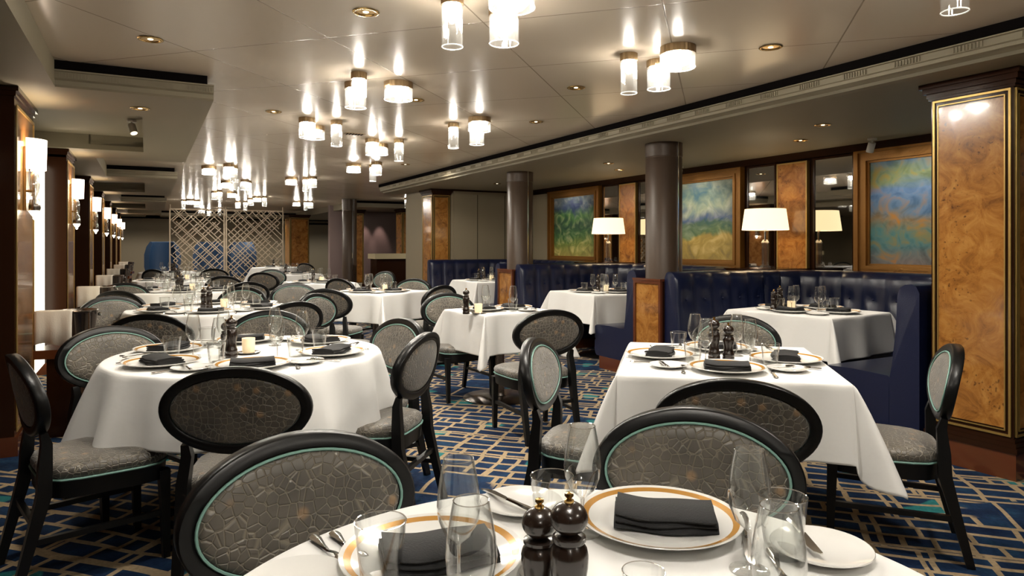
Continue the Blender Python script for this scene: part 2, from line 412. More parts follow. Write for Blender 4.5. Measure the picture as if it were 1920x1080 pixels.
def cap_mould(parent, u0, u1, v0, v1, name='cap_moulding'):
    mb = MB()
    for d, z0, z1 in ((.012, SOF - .10, SOF - .085), (.02, SOF - .085, SOF - .06), (.035, SOF - .06, SOF - .03), (.05, SOF - .03, SOF - .001)):
        mb.box(v0 - d, v1 + d, u0 - d, u1 + d, z0, z1)
    return mb.build(name, 'dark_wood', parent, False)
def left_pillar():
    r = empty('wall_pillar')
    MB().box(-1.05, -.72, 0, .80, 0, SOF - .002).build('shaft', 'dark_wood', r, False)
    panel_on(r, 'burl_edge', ('v', -.72, 1), .05, .75, .16, SOF - .12, .006, 'burl_panel')
    frame_on(r, 'gold_inlay', ('v', -.715, 1), .03, .77, .14, SOF - .105, .018, .006, 'inlay_frame')
    cap_mould(r, .02, .78, -1.0, -.745)
    MB().box(-1.04, -.70, -.012, .812, .0, .12).build('plinth', 'red_wood', r, False)
    return Proto(r)
lp = left_pillar()
ordn = ['nearest', 'second', 'third', 'fourth', 'fifth', 'sixth', 'seventh']
for k in range(7):
    u = 5.16 + 3.1 * k
    lp.put(R(u, 0), RANG, 'dark gloss wood pillar with burl side on the left wall, %s of the row' % ordn[k], 'pillar', 'left wall pillars')
# one nearer pillar fills the left edge of view
for k in range(7):
    u = 5.96 + 3.1 * k
    if k == 0:
        o = slab('lit_window_panel', 'lit_panel', u + 1.62, u + 2.27, -.96, -.90, .12, 2.12); tag(o, 'tall backlit white panel glowing between the two nearest left pillars', 'light panel')
        struct(slab('wall_left_bay_%d' % (k+1), 'beige_wall', u, u + 2.3, -1.05, -.97, 0, SOF))
    else:
        struct(slab('wall_left_bay_%d' % (k+1), 'beige_wall', u, u + 2.3, -1.05, -.96, 0, SOF))
        o = slab('wall_mirror', 'mirror', u + .15, u + 2.15, -.955, -.94, .1, 2.15)
        tag(o, 'tall mirror panel in the left wall bay behind the %s pillar' % ordn[k], 'mirror', 'left bay mirrors')

def sconce():
    r = empty('wall_sconce')           # local: x away from wall, z up from floor; wall plane at x=0
    mb = MB(); n = 24; sh = .10        # half-oval shade, open top and bottom
    def ring(k, rx, ry, z): return [(.02 + rx * math.cos(a), ry * math.sin(a), z) for a in [(-PI/2 + PI * i / n) for i in range(n + 1)]]
    o_, i_ = ring(0, .10, .105, 1.80), ring(0, .094, .099, 1.80)
    O2, I2 = ring(0, .105, .11, 2.00), ring(0, .099, .104, 2.00)
    mb.loft([o_, O2, I2, i_], closed=False, caps=False)
    fixn(mb.build('lamp_shade', 'sconce_shade', r))
    MB().box(0, .015, -.05, .05, 1.53, 1.95).build('back_plate', 'brass', r, False)
    for s in (-1, 1):
        MB().tube([(.05, .03*s, 1.79), (.055, .05*s, 1.72), (.055, .045*s, 1.62), (.05, .02*s, 1.56)], .008, 8).build('crystal_arm', 'crystal', r)
    MB().lathe([(.008, 1.80), (.022, 1.77), (.03, 1.70), (.02, 1.63), (.03, 1.60), (.034, 1.56)], 12, (.055, 0, 0), True).build('stem', 'crystal', r)
    MB().lathe([(.032, 1.575), (.036, 1.55), (.030, 1.53)], 12, (.055, 0, 0), True).build('holder', 'pedestal', r)
    MB().lathe([(.004, 1.47), (.012, 1.48), (.008, 1.487), (.022, 1.505), (.033, 1.525), (.028, 1.532)], 10, (.055, 0, 0), True).build('crystal_finial', 'crystal_lit', r, ang=10)
    MB().tube([(0, 0, 1.66), (.05, 0, 1.66)], .008, 8).build('bracket', 'brass', r)
    return Proto(r)
sc = sconce()
for k in range(7):
    sc.put(R(5.5 + 3.1 * k, -.712), RANG, 'cream shaded crystal wall lamp on the %s left pillar' % ordn[k], 'wall lamp', 'wall lamps on the left pillars')

def bucket():
    r = empty('wine_bucket_stand')
    mb = MB().box(-.20, .10, -.16, .16, .54, .60); mb.build('shelf', 'red_wood', r, False)
    MB().box(-.2, .04, -.10, .10, 0, .54).build('pedestal', 'dark_wood', r, False)
    mb = MB().lathe([(.075, .62), (.08, .61), (.11, .84), (.118, .85), (.112, .855), (.104, .84), (.075, .63)], 20, (-.05, .07, 0)); mb.build('bucket', 'pedestal', r)
    for s in (-1, 1): MB().lathe([(.0, -.014), (.012, -.008), (.014, 0), (.012, .008), (0, .014)], 8, (-.05, .07 + .125 * s, .82)).build('knob', 'chrome', r)
    MB().tube([(-.14, -.16, .845), (.07, -.16, .845), (.07, .16, .845), (-.14, .16, .845)], .006, 6).build('rail', 'pedestal', r)
    for s in (-1, 1): MB().tube([(.07, .16*s, .845), (.07, .16*s, .60)], .006, 6).build('rail_post', 'pedestal', r)
    mb = MB(); rings = []
    for i in range(13):
        y = -.16 + .22 * i / 12; w = .006 * math.sin(i * 1.3)
        rings.append([(-.02, y, .858), (.05, y, .860), (.072, y, .858), (.080, y, .845), (.084 + w, y, .75), (.088 + w * 1.4, y, .635 + .012 * math.sin(i*.5))])
    mb.loft(rings, closed=False, caps=False)
    o = mb.build('towel', 'towel', r)
    m = o.modifiers.new('thick', 'SOLIDIFY'); m.thickness = .006
    return Proto(r)
bk = bucket()
for k in range(6):
    bk.put(R(5.56 + 3.1 * k, -.49), -1.25, 'wine bucket stand with folded cream cloth beside the %s left pillar' % ordn[k], 'wine bucket stand', 'bucket stands along the left wall')

# ------------------------------------------------------------------ the big right pillar, alcove pier, columns
def burl_pillar(name, u0, u1, v0, v1, label, zc=None):
    r = empty(name); r.rotation_euler.z = RANG
    MB().box(v0, v1, u0, u1, .0, SOF - .002).build('shaft', 'dark_wood', r, False)
    for nm, pl, a0, a1 in (('side_panel', ('v', v0, -1), u0, u1), ('front_panel', ('u', u0, -1), v0, v1)):
        e = panel_on(r, 'burl', pl, a0 + .045, a1 - .045, .28, SOF - .15, .006, nm)
        frame_on(r, 'gold_inlay', pl, a0 + .012, a1 - .012, .235, SOF - .105, .012, .009, 'outer_inlay')
        frame_on(r, 'gold_inlay', pl, a0 + .04, a1 - .04, .265, SOF - .135, .006, .009, 'inner_inlay')
    cap_mould(r, u0, u1, v0, v1)
    mb = MB()
    for d, z0, z1 in ((.03, .15, .18), (.02, .18, .205), (.01, .205, .225)): mb.box(v0 - d, v1 + d, u0 - d, u1 + d, z0, z1)
    mb.build('base_moulding', 'dark_wood', r, False)
    MB().box(v0 - .02, v1 + .02, u0 - .02, u1 + .02, 0, .15).build('plinth', 'red_wood', r, False)
    return tag(r, label, 'pillar')
burl_pillar('burl_pillar', 2.02, 2.47, 4.23, 4.68, 'tall burl wood pillar with gold inlay at the right edge')
burl_pillar('burl_pillar', 11.06, 11.55, 4.36, 4.69, 'narrow burl wood pillar at the far end of the booths')
struct(slab('wall_pier', 'beige_wall', 11.56, 12.5, 4.38, 4.69, 0, SOF))
struct(slab('ceiling_soffit_pier', 'soffit', 12.45, 12.5, 4.2, 9.4, SOF, CEI - .01))
burl_pillar('burl_pillar', 17.4, 17.9, 6.0, 6.5, 'distant burl wood pillar left of the beige pier')
burl_pillar('burl_pillar', 18.6, 19.0, 4.9, 5.3, 'distant burl wood pillar at the left of the host counter')

def column():
    r = empty('round_column')
    MB().lathe([(.175, 0), (.175, 2.13), (.172, 2.135), (.172, 2.145), (.178, 2.15), (.178, CEI - .01)], 40, caps=True).build('shaft', 'column', r)
    a = math.radians(-55)
    MB().box(-.008, .008, -.006, .006, 0, SOF, Matrix.Translation((.176*math.cos(a), .176*math.sin(a), 0)) @ Matrix.Rotation(a, 4, 'Z')).build('cover_strip', 'chrome', r, False)
    return Proto(r)
cp = column()
for u, v, lb in ((5.13, 4.41, 'round taupe column rising from the nearest booth divider'), (8.05, 4.43, 'round taupe column rising from the second booth divider'),
              (16.7, 4.4, 'round taupe column standing alone far back by the host counter')):
    cp.put(R(u, v), 0, lb, 'column', None)
o = burl_pillar('wood_pillar', 22.4, 23.2, 4.0, 4.6, 'far dark wood pillar behind the right edge of the lattice screen')

# host counter, door, far chairs
r = empty('host_counter'); r.rotation_euler.z = RANG; tag(r, 'pale topped host counter between the far column and burl pillars', 'counter')
MB().box(4.75, 6.2, 15.6, 16.1, 0, .98).build('body', 'dark_wood', r, False)
MB().box(4.7, 6.25, 15.55, 16.15, .98, 1.10).build('countertop', 'counter', r, False)
r = empty('tablet_stand'); r.location = R(15.85, 6.0, 1.10); r.rotation_euler.z = RANG; tag(r, 'tilted dark tablet on the pale host counter', 'tablet')
MB().box(-.02, .02, -.02, .02, 0, .12).build('stand', 'steel', r, False)
MB().box(-.18, .18, -.01, .01, -.12, .12, Matrix.Translation((0, -.03, .15)) @ Matrix.Rotation(-.6, 4, 'X')).build('screen', 'gap', r, False)
r = empty('door_1'); r.rotation_euler.z = RANG; struct(r)
struct(panel_on(r, 'soffit', ('u', 26.99, -1), 5.3, 6.5, 0, 2.1, .02, 'door_leaf')); struct(frame_on(r, 'gap', ('u', 26.99, -1), 5.24, 6.56, -.06, 2.16, .06, .03, 'door_frame'))
MB().tube([(5.42, 26.95, 1.0), (5.54, 26.95, 1.0)], .012, 6).build('door_handle', 'chrome', r)

def wing_chair():
    r = empty('wing_chair')
    mb = MB(); rings = []
    for i in range(15):
        a = PI * i / 14; rings.append([((.5 + d) * math.cos(a) * s, (.5 + d) * math.sin(a) * .8 * s, z) for d, s, z in
             ((0, .8, .25), (.0, 1, .7), (.0, 1, 1.1), (-.02, .92, 1.35), (-.03, .72, 1.52), (-.08, .68, 1.50), (-.12, .86, 1.32), (-.11, .93, 1.1), (-.1, .9, .7), (-.1, .8, .3))])
    mb.loft(rings); fixn(mb.build('shell', 'blue_chair', r))
    MB().lathe([(.0, .3), (.36, .3), (.38, .34), (.37, .42), (.3, .46), (0, .47)], 24, (0, .03, 0)).build('seat', 'blue_chair', r)
    for x, y in ((-.28, -.15), (.28, -.15), (-.25, .25), (.25, .25)): MB().tube([(x, y, .3), (x*1.15, y*1.15, 0)], [.02, .012], 8).build('leg', 'black_wood', r)
    return Proto(r)
wc = wing_chair()
for px, Y, rz, lb in ((305, 20.5, 0.3, 'tall blue domed wing chair left of the lattice screen'), (392, 22.5, .2, 'tall blue domed wing chair behind the left lattice panel'),
                  (455, 23, 3.0, 'tall blue domed wing chair behind the right lattice panel'), (680, 23, .1, 'tall blue domed wing chair right of the far round column')):
    wc.put(((px-960)/F*Y, Y, 0), rz, lb, 'armchair', None, (1.0, 1.0, .93))

# lattice screen: two panels of crossing bars, irregular basket weave
def lattice(v0, v1, label):
    r = empty('lattice_screen'); r.rotation_euler.z = RANG; u = 21.2; z0, z1 = .15, 2.33; w = v1 - v0; h = z1 - z0
    mb = MB(); rnd = random.Random(int(v0 * 10))
    def bar(x0, y0, x1, y1, t=.011):
        L = math.hypot(x1-x0, y1-y0)
        if L < .03: return
        dx, dy = (x1-x0)/L, (y1-y0)/L; nx, ny = -dy*t, dx*t
        pts = [(x0+nx, y0+ny), (x1+nx, y1+ny), (x1-nx, y1-ny), (x0-nx, y0-ny)]
        mb.loft([[(v0 + x, u + q, z0 + y) for x, y in pts] for q in (-.012, .012)])
    st = .155
    for s in (1, -1):
        k = -int(h / st) - 1
        while k * st < w + h:
            c = k * st + (rnd.choice((0, .045, -.04)))
            # line y = s*(x - c) (+h if s<0), clipped
            segs = []
            n = 12; run = None
            pts = []
            for i in range(n + 1):
                y = h * i / n; x = c + (y if s > 0 else h - y); pts.append((x, y))
            for i in range(n):
                (xa, ya), (xb, yb) = pts[i], pts[i+1]
                if min(xa, xb) < 0 or max(xa, xb) > w: continue
                if rnd.random() < .10: continue
                bar(xa, ya, xb, yb)
            k += 1
    mb.build('lattice', 'screen_metal', r, False)
    frame_on(r, 'screen_metal', ('u', u, -1), v0, v1, z0, z1, .035, .03, 'frame')
    for x in (v0 + .02, v1 - .02): MB().tube([(x, u, 0), (x, u, CEI - .005)], .016, 8).build('post', 'screen_metal', r)
    return tag(r, label, 'screen')
lattice(.55, 1.98, 'left beige metal lattice screen panel dividing the room')
lattice(2.0, 3.6, 'right beige metal lattice screen panel dividing the room')

# ------------------------------------------------------------------ right wall: paintings, mirrors, burl panels, lamps
def art(u0, u1, mat, label):
    r = empty('framed_painting'); r.rotation_euler.z = RANG; z0, z1 = .98, 2.235
    for k, (i0, t0, t1) in enumerate(((0, .03, .075), (.045, .03, .055), (.09, .03, .068), (.125, .02, .04))):
        frame_on(r, 'frame_gold', ('v', 6.15, -1), u0 + i0, u1 - i0, z0 + i0, z1 - i0, (.045, .045, .035, .02)[k], t1, ('outer_moulding', 'cove_moulding', 'inner_moulding', 'slip')[k])
    panel_on(r, mat, ('v', 6.15, -1), u0 + .14, u1 - .14, z0 + .14, z1 - .14, .022, 'canvas')
    return tag(r, label, 'painting')
art(8.57, 10.07, 'art_green', 'gold framed green and blue abstract landscape painting above the far booth')
art(5.74, 7.19, 'art_gold', 'gold framed painting with golden lower field right of the near column')
art(2.85, 4.30, 'art_blue', 'gold framed blue and teal painting beside the big right pillar')
for u0, u1, lb in ((8.12, 8.54, 'narrow wall mirror right of the green and blue painting'), (7.22, 7.66, 'narrow wall mirror left of the golden field painting'),
                   (5.28, 5.69, 'narrow wall mirror right of the golden field painting'), (4.33, 4.80, 'narrow wall mirror left of the blue and teal painting'), ):
    r = empty('wall_mirror'); r.rotation_euler.z = RANG
    panel_on(r, 'mirror', ('v', 6.15, -1), u0 + .02, u1 - .02, .98, 2.19, .012, 'glass')
    frame_on(r, 'dark_wood', ('v', 6.15, -1), u0, u1, .96, 2.205, .02, .02, 'frame'); tag(r, lb, 'mirror')
for u0, u1, lb in ((7.69, 8.10, 'burl wood wall panel behind the far table lamp'), (4.84, 5.26, 'burl wood wall panel behind the near table lamp')):
    r = empty('wall_panel'); r.rotation_euler.z = RANG
    panel_on(r, 'burl', ('v', 6.15, -1), u0 + .03, u1 - .03, .6, 2.18, .04, 'burl_board')
    frame_on(r, 'gold_inlay', ('v', 6.15, -1), u0 + .015, u1 - .015, .58, 2.19, .015, .045, 'inlay_frame'); tag(r, lb, 'wall panel')
struct(slab('trim_30', 'beige_wall', 10.12, 11.03, 6.12, 6.158, .9, 2.2))

def table_lamp():
    r = empty('table_lamp')
    mb = MB().lathe([(.235, .40), (.205, .62), (.201, .62), (.231, .40)], 36); fixn(mb.build('lamp_shade', 'shade', r))
    MB().lathe([(.06, 0), (.06, .012), (.05, .015), (.05, .03), (.036, .035), (.036, .26), (.042, .27), (.03, .29), (.022, .30)], 8, caps=True).build('base', 'crystal', r, ang=20)
    MB().lathe([(.012, .30), (.012, .40), (.02, .40), (.02, .44), (0, .44)], 12).build('stem', 'chrome', r)
    MB().lathe([(0, .43), (.03, .45), (.035, .48), (.02, .52), (0, .53)], 12).build('bulb', 'bulb_dim', r)
    mb = MB()
    for k in range(3): mb.tube([(0, 0, .60), (.2*math.cos(k*2.1), .2*math.sin(k*2.1), .615)], .002, 4)
    mb.build('spider', 'brass', r)
    return Proto(r)
tl = table_lamp()
lamps = [R(5.06, 5.72, 1.06), R(7.82, 5.72, 1.06)]
tl.put(lamps[0], 0, 'crystal table lamp with cream shade behind the nearest booth', 'table lamp', 'table lamps on the booth dividers')
tl.put(lamps[1], 0, 'crystal table lamp with cream shade beside the green painting', 'table lamp', 'table lamps on the booth dividers')

# ------------------------------------------------------------------ booths
def upath(u0, u1, v0, v1, rad, seg=9):
    "U-shaped shell path, open towards -v, with the distance run along it; each point (v, u), inward normal"
    pts = []
    def ln(a, b, n, nor):
        for i in range(n + 1): t = i / n; pts.append(((a[0] + (b[0]-a[0])*t, a[1] + (b[1]-a[1])*t), nor))
    ln((v0, u1), (v1 - rad, u1), 14, (0, -1))
    for i in range(1, seg): a = PI/2 * i / seg; pts.append(((v1 - rad + rad*math.sin(a), u1 - rad + rad*math.cos(a)), (-math.sin(a), -math.cos(a))))
    ln((v1, u1 - rad), (v1, u0 + rad), 14, (-1, 0))
    for i in range(1, seg): a = PI/2 * i / seg; pts.append(((v1 - rad + rad*math.cos(a), u0 + rad - rad*math.sin(a)), (-math.cos(a), math.sin(a))))
    ln((v1 - rad, u0), (v0, u0), 14, (0, 1))
    return pts
def dens(pts, step=.022):
    out = []; s = 0
    for i in range(len(pts) - 1):
        (a, na), (b, nb) = pts[i], pts[i+1]; L = math.hypot(b[0]-a[0], b[1]-a[1])
        k = max(1, int(L / step))
        for j in range(k):
            t = j / k; nn = Vector((na[0]+(nb[0]-na[0])*t, na[1]+(nb[1]-na[1])*t)).normalized()
            out.append(((a[0]+(b[0]-a[0])*t, a[1]+(b[1]-a[1])*t), nn, s + L*t))
        s += L
    out.append((pts[-1][0], Vector(pts[-1][1]), s)); return out
def booth(u0, u1, label, v0=4.24, v1=6.03):
    r = empty('booth_banquette'); r.rotation_euler.z = RANG
    D = dens(upath(u0, u1, v0, v1, .74)); tot = D[-1][2]; nch = round(tot / .23); cw = tot / nch
    mb = MB(); rings = []
    for (p, nn, s) in D:
        ph = (s / cw) % 1.0; bul = .028 * (abs(math.sin(PI * ph)) ** .5)
        ring = []
        for d, z, wgt in ((0, .10, 0), (0, 1.0, 0), (.02, 1.04, 0), (.05, 1.055, .25), (.09, 1.05, .5), (.125, 1.03, .8), (.14, .98, 1), (.145, .9, 1), (.148, .84, 1), (.15, .80, 1), (.152, .76, 1),
                          (.16, .68, 1), (.175, .56, .9), (.19, .46, .6), (.20, .40, 0), (.2, .10, 0)):
            dimple = .03 * math.exp(-(((z - .80) / .035) ** 2) - (((ph - .5) * cw / .035) ** 2)) if .7 < z < .9 else 0
            dd = d + bul * wgt - dimple * (wgt > 0)
            ring.append((p[0] + nn[0]*dd, p[1] + nn[1]*dd, z))
        rings.append(ring)
    mb.loft(rings); fixn(mb.build('backrest', 'leather', r, ang=60))
    D2 = dens(upath(u0, u1, v0, v1, .74), .06); mb = MB(); rings = []
    for (p, nn, s) in D2:
        rings.append([(p[0]+nn[0]*d, p[1]+nn[1]*d, z) for d, z in ((.19, .13), (.19, .44), (.21, .455), (.45, .462), (.66, .455), (.695, .44), (.70, .41), (.70, .32), (.685, .30), (.70, .285), (.705, .2), (.69, .15), (.67, .13))])
    mb.loft(rings); fixn(mb.build('seat', 'leather', r, ang=45))
    mb = MB(); mb.loft([[(p[0]+nn[0]*d, p[1]+nn[1]*d, z) for d, z in ((.02, 0), (.02, .13), (.62, .13), (.62, 0))] for p, nn, s in D2]); fixn(mb.build('plinth', 'red_wood', r))
    for k in range(nch):
        s0 = (k + .5) * cw; q = min(D, key=lambda x: abs(x[2] - s0)); p, nn, _ = q
        c = (p[0] + nn[0]*.153, p[1] + nn[1]*.153, .80)
        MB().lathe([(0, -.011), (.010, -.007), (.014, 0), (.010, .007), (0, .011)], 10, c).build('button', 'button', r)
    return tag(r, label, 'booth seat')
booth(2.55, 4.92, 'navy leather curved booth nearest, beside the big right pillar')
booth(5.34, 7.83, 'navy leather curved booth in the middle, between the two columns')
booth(8.27, 11.0, 'navy leather curved booth farthest, against the alcove end wall')
def divider(u0, u1, label, top=.965):
    r = empty('booth_divider'); r.rotation_euler.z = RANG
    MB().box(4.222, 6.14, u0, u1, 0, top).build('core', 'dark_wood', r, False)
    panel_on(r, 'burl', ('v', 4.222, -1), u0 + .03, u1 - .03, .12, top - .03, .012, 'burl_panel')
    frame_on(r, 'red_wood', ('v', 4.222, -1), u0, u1, .0, top, .03, .025, 'frame')
    MB().box(4.19, 5.5, u0 - .005, u1 + .005, top, top + .02).build('cap', 'red_wood', r, False)
    MB().box(5.5, 6.14, u0 - .1, u1 + .1, top + .02, 1.058).build('lamp_ledge', 'dark_wood', r, False)
    return tag(r, label, 'divider')
divider(4.93, 5.33, 'burl faced divider under the near round column between booths')
divider(7.84, 8.26, 'burl faced divider under the second round column between booths')
struct(slab('wall_low_partition', 'dark_wood', 2.1, 2.54, 4.70, 6.14, 0, 1.0))

# ------------------------------------------------------------------ tables and cloths
def table(c, rot, kind, label, size, cloth_label, drop=.32, seed=0, base_r=.31):
    r = empty('dining_table', (c[0], c[1], 0), rot); tag(r, label, 'table')
    a, b = size
    if kind == 'sq': MB().rbox(-a + .004, a - .004, -b + .004, b - .004, TZ - .035, TZ - .006, .004).build('tabletop', 'dark_wood', r, False)
    else: MB().lathe([(0, TZ - .035), (a - .008, TZ - .035), (a - .004, TZ - .02), (a - .008, TZ - .006), (0, TZ - .006)], 48).build('tabletop', 'dark_wood', r)
    MB().lathe([(.045, .02), (.045, TZ - .04), (.14, TZ - .036)], 24).build('column', 'pedestal', r)
    MB().lathe([(0, .0), (base_r, .0), (base_r, .008), (base_r - .01, .014), (.07, .03), (.055, .05), (0, .05)], 48).build('base', 'pedestal', r)
    rnd = random.Random(seed); cols = []
    if kind == 'sq':
        ns, nc = 44, 22; d = drop
        sides = [((a, -b), (a, b), (1, 0)), ((a, b), (-a, b), (0, 1)), ((-a, b), (-a, -b), (-1, 0)), ((-a, -b), (a, -b), (0, -1))]
        for (p, q, nor) in sides:
            ph = rnd.random() * 6; w2 = rnd.random() * 6; L = math.hypot(q[0]-p[0], q[1]-p[1])
            for i in range(ns):
                t = i / ns; s = t * L
                wave = .020 * math.sin(s * 9 + ph) + .012 * math.sin(s * 19 + w2); ee = min(t, 1 - t); env = min(1, ee * 6)
                fl = .035 + wave * env + .02 * (1 - env)
                cols.append(((p[0]+(q[0]-p[0])*t, p[1]+(q[1]-p[1])*t), nor, d, fl))
            n2 = sides[(sides.index((p, q, nor)) + 1) % 4][2]; a0 = math.atan2(nor[1], nor[0]); am = .14 + .03 * rnd.random()
            for i in range(nc):
                t = i / nc; ang = a0 + t * PI/2; e = math.sin(t * PI)
                hl = d * (1 + .42 * (1 - abs(2*t - 1)) ** .9)
                fl = .055 + am * (e ** 3) - .035 * math.sin(2 * PI * t) ** 2
                cols.append((q, (math.cos(ang), math.sin(ang)), hl, fl))
    else:
        n = 168; ph = [rnd.random() * 6 for _ in range(4)]; kf = 14
        for i in range(n):
            th = 2*PI*i/n
            w = math.sin(kf*th + ph[0]) * .75 + .4 * math.sin(7*th + ph[1])
            hl = drop + .05 * math.cos(4*th + ph[2]) + .01 * math.sin(9*th)
            cols.append(((a*math.cos(th), a*math.sin(th)), (math.cos(th), math.sin(th)), hl, .075 + .05 * w + .02 * math.sin(23*th + ph[3]) * (.5 + .5 * math.sin(3*th)) + .045 * math.cos(4*th + ph[2])))
    rows = [0, .015, .04, .09, .17, .27, .38, .5, .62, .74, .86, .97, 1.0]; rings = []
    for k, w in enumerate(rows):
        ring = []
        for (tp, nn, hl, fl) in cols:
            ws = w ** .85; hz = math.sqrt(max(hl*hl - fl*fl, .01)); rr = .006 * min(1, w / .04) ** .5
            ring.append((tp[0] + nn[0]*(rr + fl*ws), tp[1] + nn[1]*(rr + fl*ws), TZ - .0002 - hz*w if w else TZ))
        rings.append(ring)
    inner = [[(tp[0]*s, tp[1]*s, TZ) for (tp, nn, hl, fl) in cols] for s in (.02, .5, .985)]
    mb = MB(); mb.loft(inner + rings, caps=False); nA = len(cols); mb.f.append(tuple(reversed(range(nA))))
    o = fixn(mb.build('tablecloth', 'cloth', None, ang=70)); o.location = (c[0], c[1], 0); o.rotation_euler.z = rot
    m = o.modifiers.new('thick', 'SOLIDIFY'); m.thickness = .0025; m.offset = -1
    tag(o, cloth_label, 'tablecloth')
    return r

# ------------------------------------------------------------------ chair
def chair():
    r = empty('dining_chair')            # faces +y
    zs = .40; n = 28
    def srect(x, y, yo, k=4.0):          # rounded trapezoid outline
        pts = []
        for i in range(n):
            t = 2*PI*i/n; cx, cy = math.cos(t), math.sin(t)
            q = (abs(cx)**k + abs(cy)**k) ** (-1/k); X, Y = cx*q, cy*q
            pts.append((X * (x + .02 * Y), Y * y + yo))
        return pts
    def lay(x, y, z): return [(a, b, z) for a, b in srect(x, y, .0)]
    MB().loft([lay(.215, .215, zs), lay(.228, .226, zs+.012), lay(.23, .228, zs+.03), lay(.222, .22, zs+.048), lay(.19, .19, zs+.060), lay(.10, .10, zs+.067)]).build('seat', 'fabric', r, ang=70)
    MB().tube([(a, b, zs + .003) for a, b in srect(.229, .229, 0)], .0045, 6, loop=True).build('seat_piping', 'piping', r)
    # apron
    mb = MB(); mb.loft([lay(.212, .212, zs-.07), lay(.222, .222, zs-.068), lay(.226, .226, zs-.002), lay(.2, .2, zs)]); mb.build('seat_frame', 'black_wood', r, ang=50)
    for s in (-1, 1):
        MB().tube([(.205*s, .19, zs-.03), (.205*s, .195, .2), (.203*s, .20, 0)], [.021, .017, .0135], sq=True).build('leg', 'black_wood', r, ang=30)
    th = math.radians(11); up = Vector((0, -math.sin(th), math.cos(th))); cz = Vector((0, -.262, .715))
    A, B = .262, .163
    def bk(x, h, d=0):                   # point of the back plane; curved: sides come forward
        return cz + Vector((x, .35 * x * x - d * 1.0, 0)) + up * h
    for s in (-1, 1):
        MB().tube([(.19*s, -.315, 0), (.19*s, -.265, .2), (.19*s, -.225, .36), (.188*s, -.222, .45), bk(.176*s, -.17, -.004), bk(.18*s, -.125, -.002)],
                  [(.014, .015), (.017, .019), (.02, .024), (.02, .023), (.018, .018), (.014, .012)], sq=True).build('leg', 'black_wood', r, ang=30)
    m = 56; rings = []
    for i in range(m):
        t = 2*PI*i/m; ca, sa = math.cos(t), math.sin(t)
        ring = []
        for dr, dd in ((0, -.016), (-.004, -.021), (-.030, -.021), (-.036, -.014), (-.036, .016), (-.03, .021), (-.004, .021), (0, .016)):
            ring.append(bk((A+dr)*ca, (B+dr)*sa, dd))
        rings.append(ring)
    fixn(MB().loft(rings, loop=True).build('backrest_frame', 'black_wood', r, ang=50))
    def pad(sgn, name):
        rings = []
        for q, d in ((1, .012), (.985, .022), (.93, .027), (.75, .031), (.45, .034), (.1, .035)):
            rings.append([bk((A-.038)*q*math.cos(2*PI*i/m), (B-.038)*q*math.sin(2*PI*i/m), -sgn*d if sgn > 0 else d*.62) for i in range(m)])
        return fixn(MB().loft(rings).build(name, 'fabric', r, ang=70))
    pad(1, 'backrest_pad'); pad(-1, 'backrest_rear_panel')
    MB().tube([bk((A-.036)*math.cos(2*PI*i/m), (B-.036)*math.sin(2*PI*i/m), -.024) for i in range(m)], .0034, 6, loop=True).build('backrest_piping', 'piping', r)
    for s in (-1, 1): MB().tube([(.203*s, .19, .19), (.19*s, -.26, .19)], .011, sq=True).build('stretcher', 'black_wood', r, ang=30)
    MB().tube([(-.19, -.252, .25), (.19, -.252, .25)], .011, sq=True).build('stretcher', 'black_wood', r, ang=30)
    return Proto(r)
ch = chair()
def put_chair(back, face, label, seatpos=None):
    "back = floor point under the oval back; face = direction the chair faces"
    f = Vector((face[0], face[1])).normalized()
    if seatpos: x, y = seatpos
    else: x, y = back[0] + f.x * .262, back[1] + f.y * .262
    ch.put((x, y, 0), math.atan2(f.y, f.x) - PI/2, label, 'chair', 'oval back dining chairs')

# ------------------------------------------------------------------ tableware prototypes
def charger(rr=.165):
    r = empty('dinner_plate'); k = rr / .165
    MB().lathe([(0, .001), (.085*k, .001), (.09*k, .004), (.15*k, .016), (.1645*k, .022), (.1655*k, .0235), (.1645*k, .0245), (.150*k, .0195), (.105*k, .0085), (.098*k, .006), (0, .006)], 64).build('dish', 'china', r)
    MB().lathe([(.1335*k, .0146), (.1565*k, .0222)], 64).build('gold_band', 'gold_rim', r)
    return Proto(r)
pl_far, pl_near = charger(.165), charger(.158)
def bread():
    o = MB().lathe([(0, .001), (.045, .001), (.05, .003), (.078, .012), (.083, .0145), (.082, .016), (.07, .012), (.05, .006), (0, .005)], 48).build('bread_plate', 'china')
    return Proto(o)
bp_ = bread()
def napkin():
    mb = MB(); nx, ny = 24, 9; rings = []
    for i in range(nx + 1):
        x = -.095 + .19 * i / nx; ring = []
        bow = .010 * math.sin(PI * i / nx) + .006 * math.cos(i * .5)
        for j in range(ny):           # a soft folded roll: fat front fold, thin back edge
            t = 2*PI*j/ny
            ring.append((x + .004 * math.sin(3*t), -.005 + .043 * math.cos(t) + bow * .5 - .004*math.sin(i*.4), .018 + .014 * math.sin(t) * (1.1 - .25 * math.cos(t)) + .0035 * math.sin(i * .55 + t)))
        rings.append(ring)
    mb.loft(rings); fixn(mb.build('napkin', 'napkin', None, ang=60)); return mb
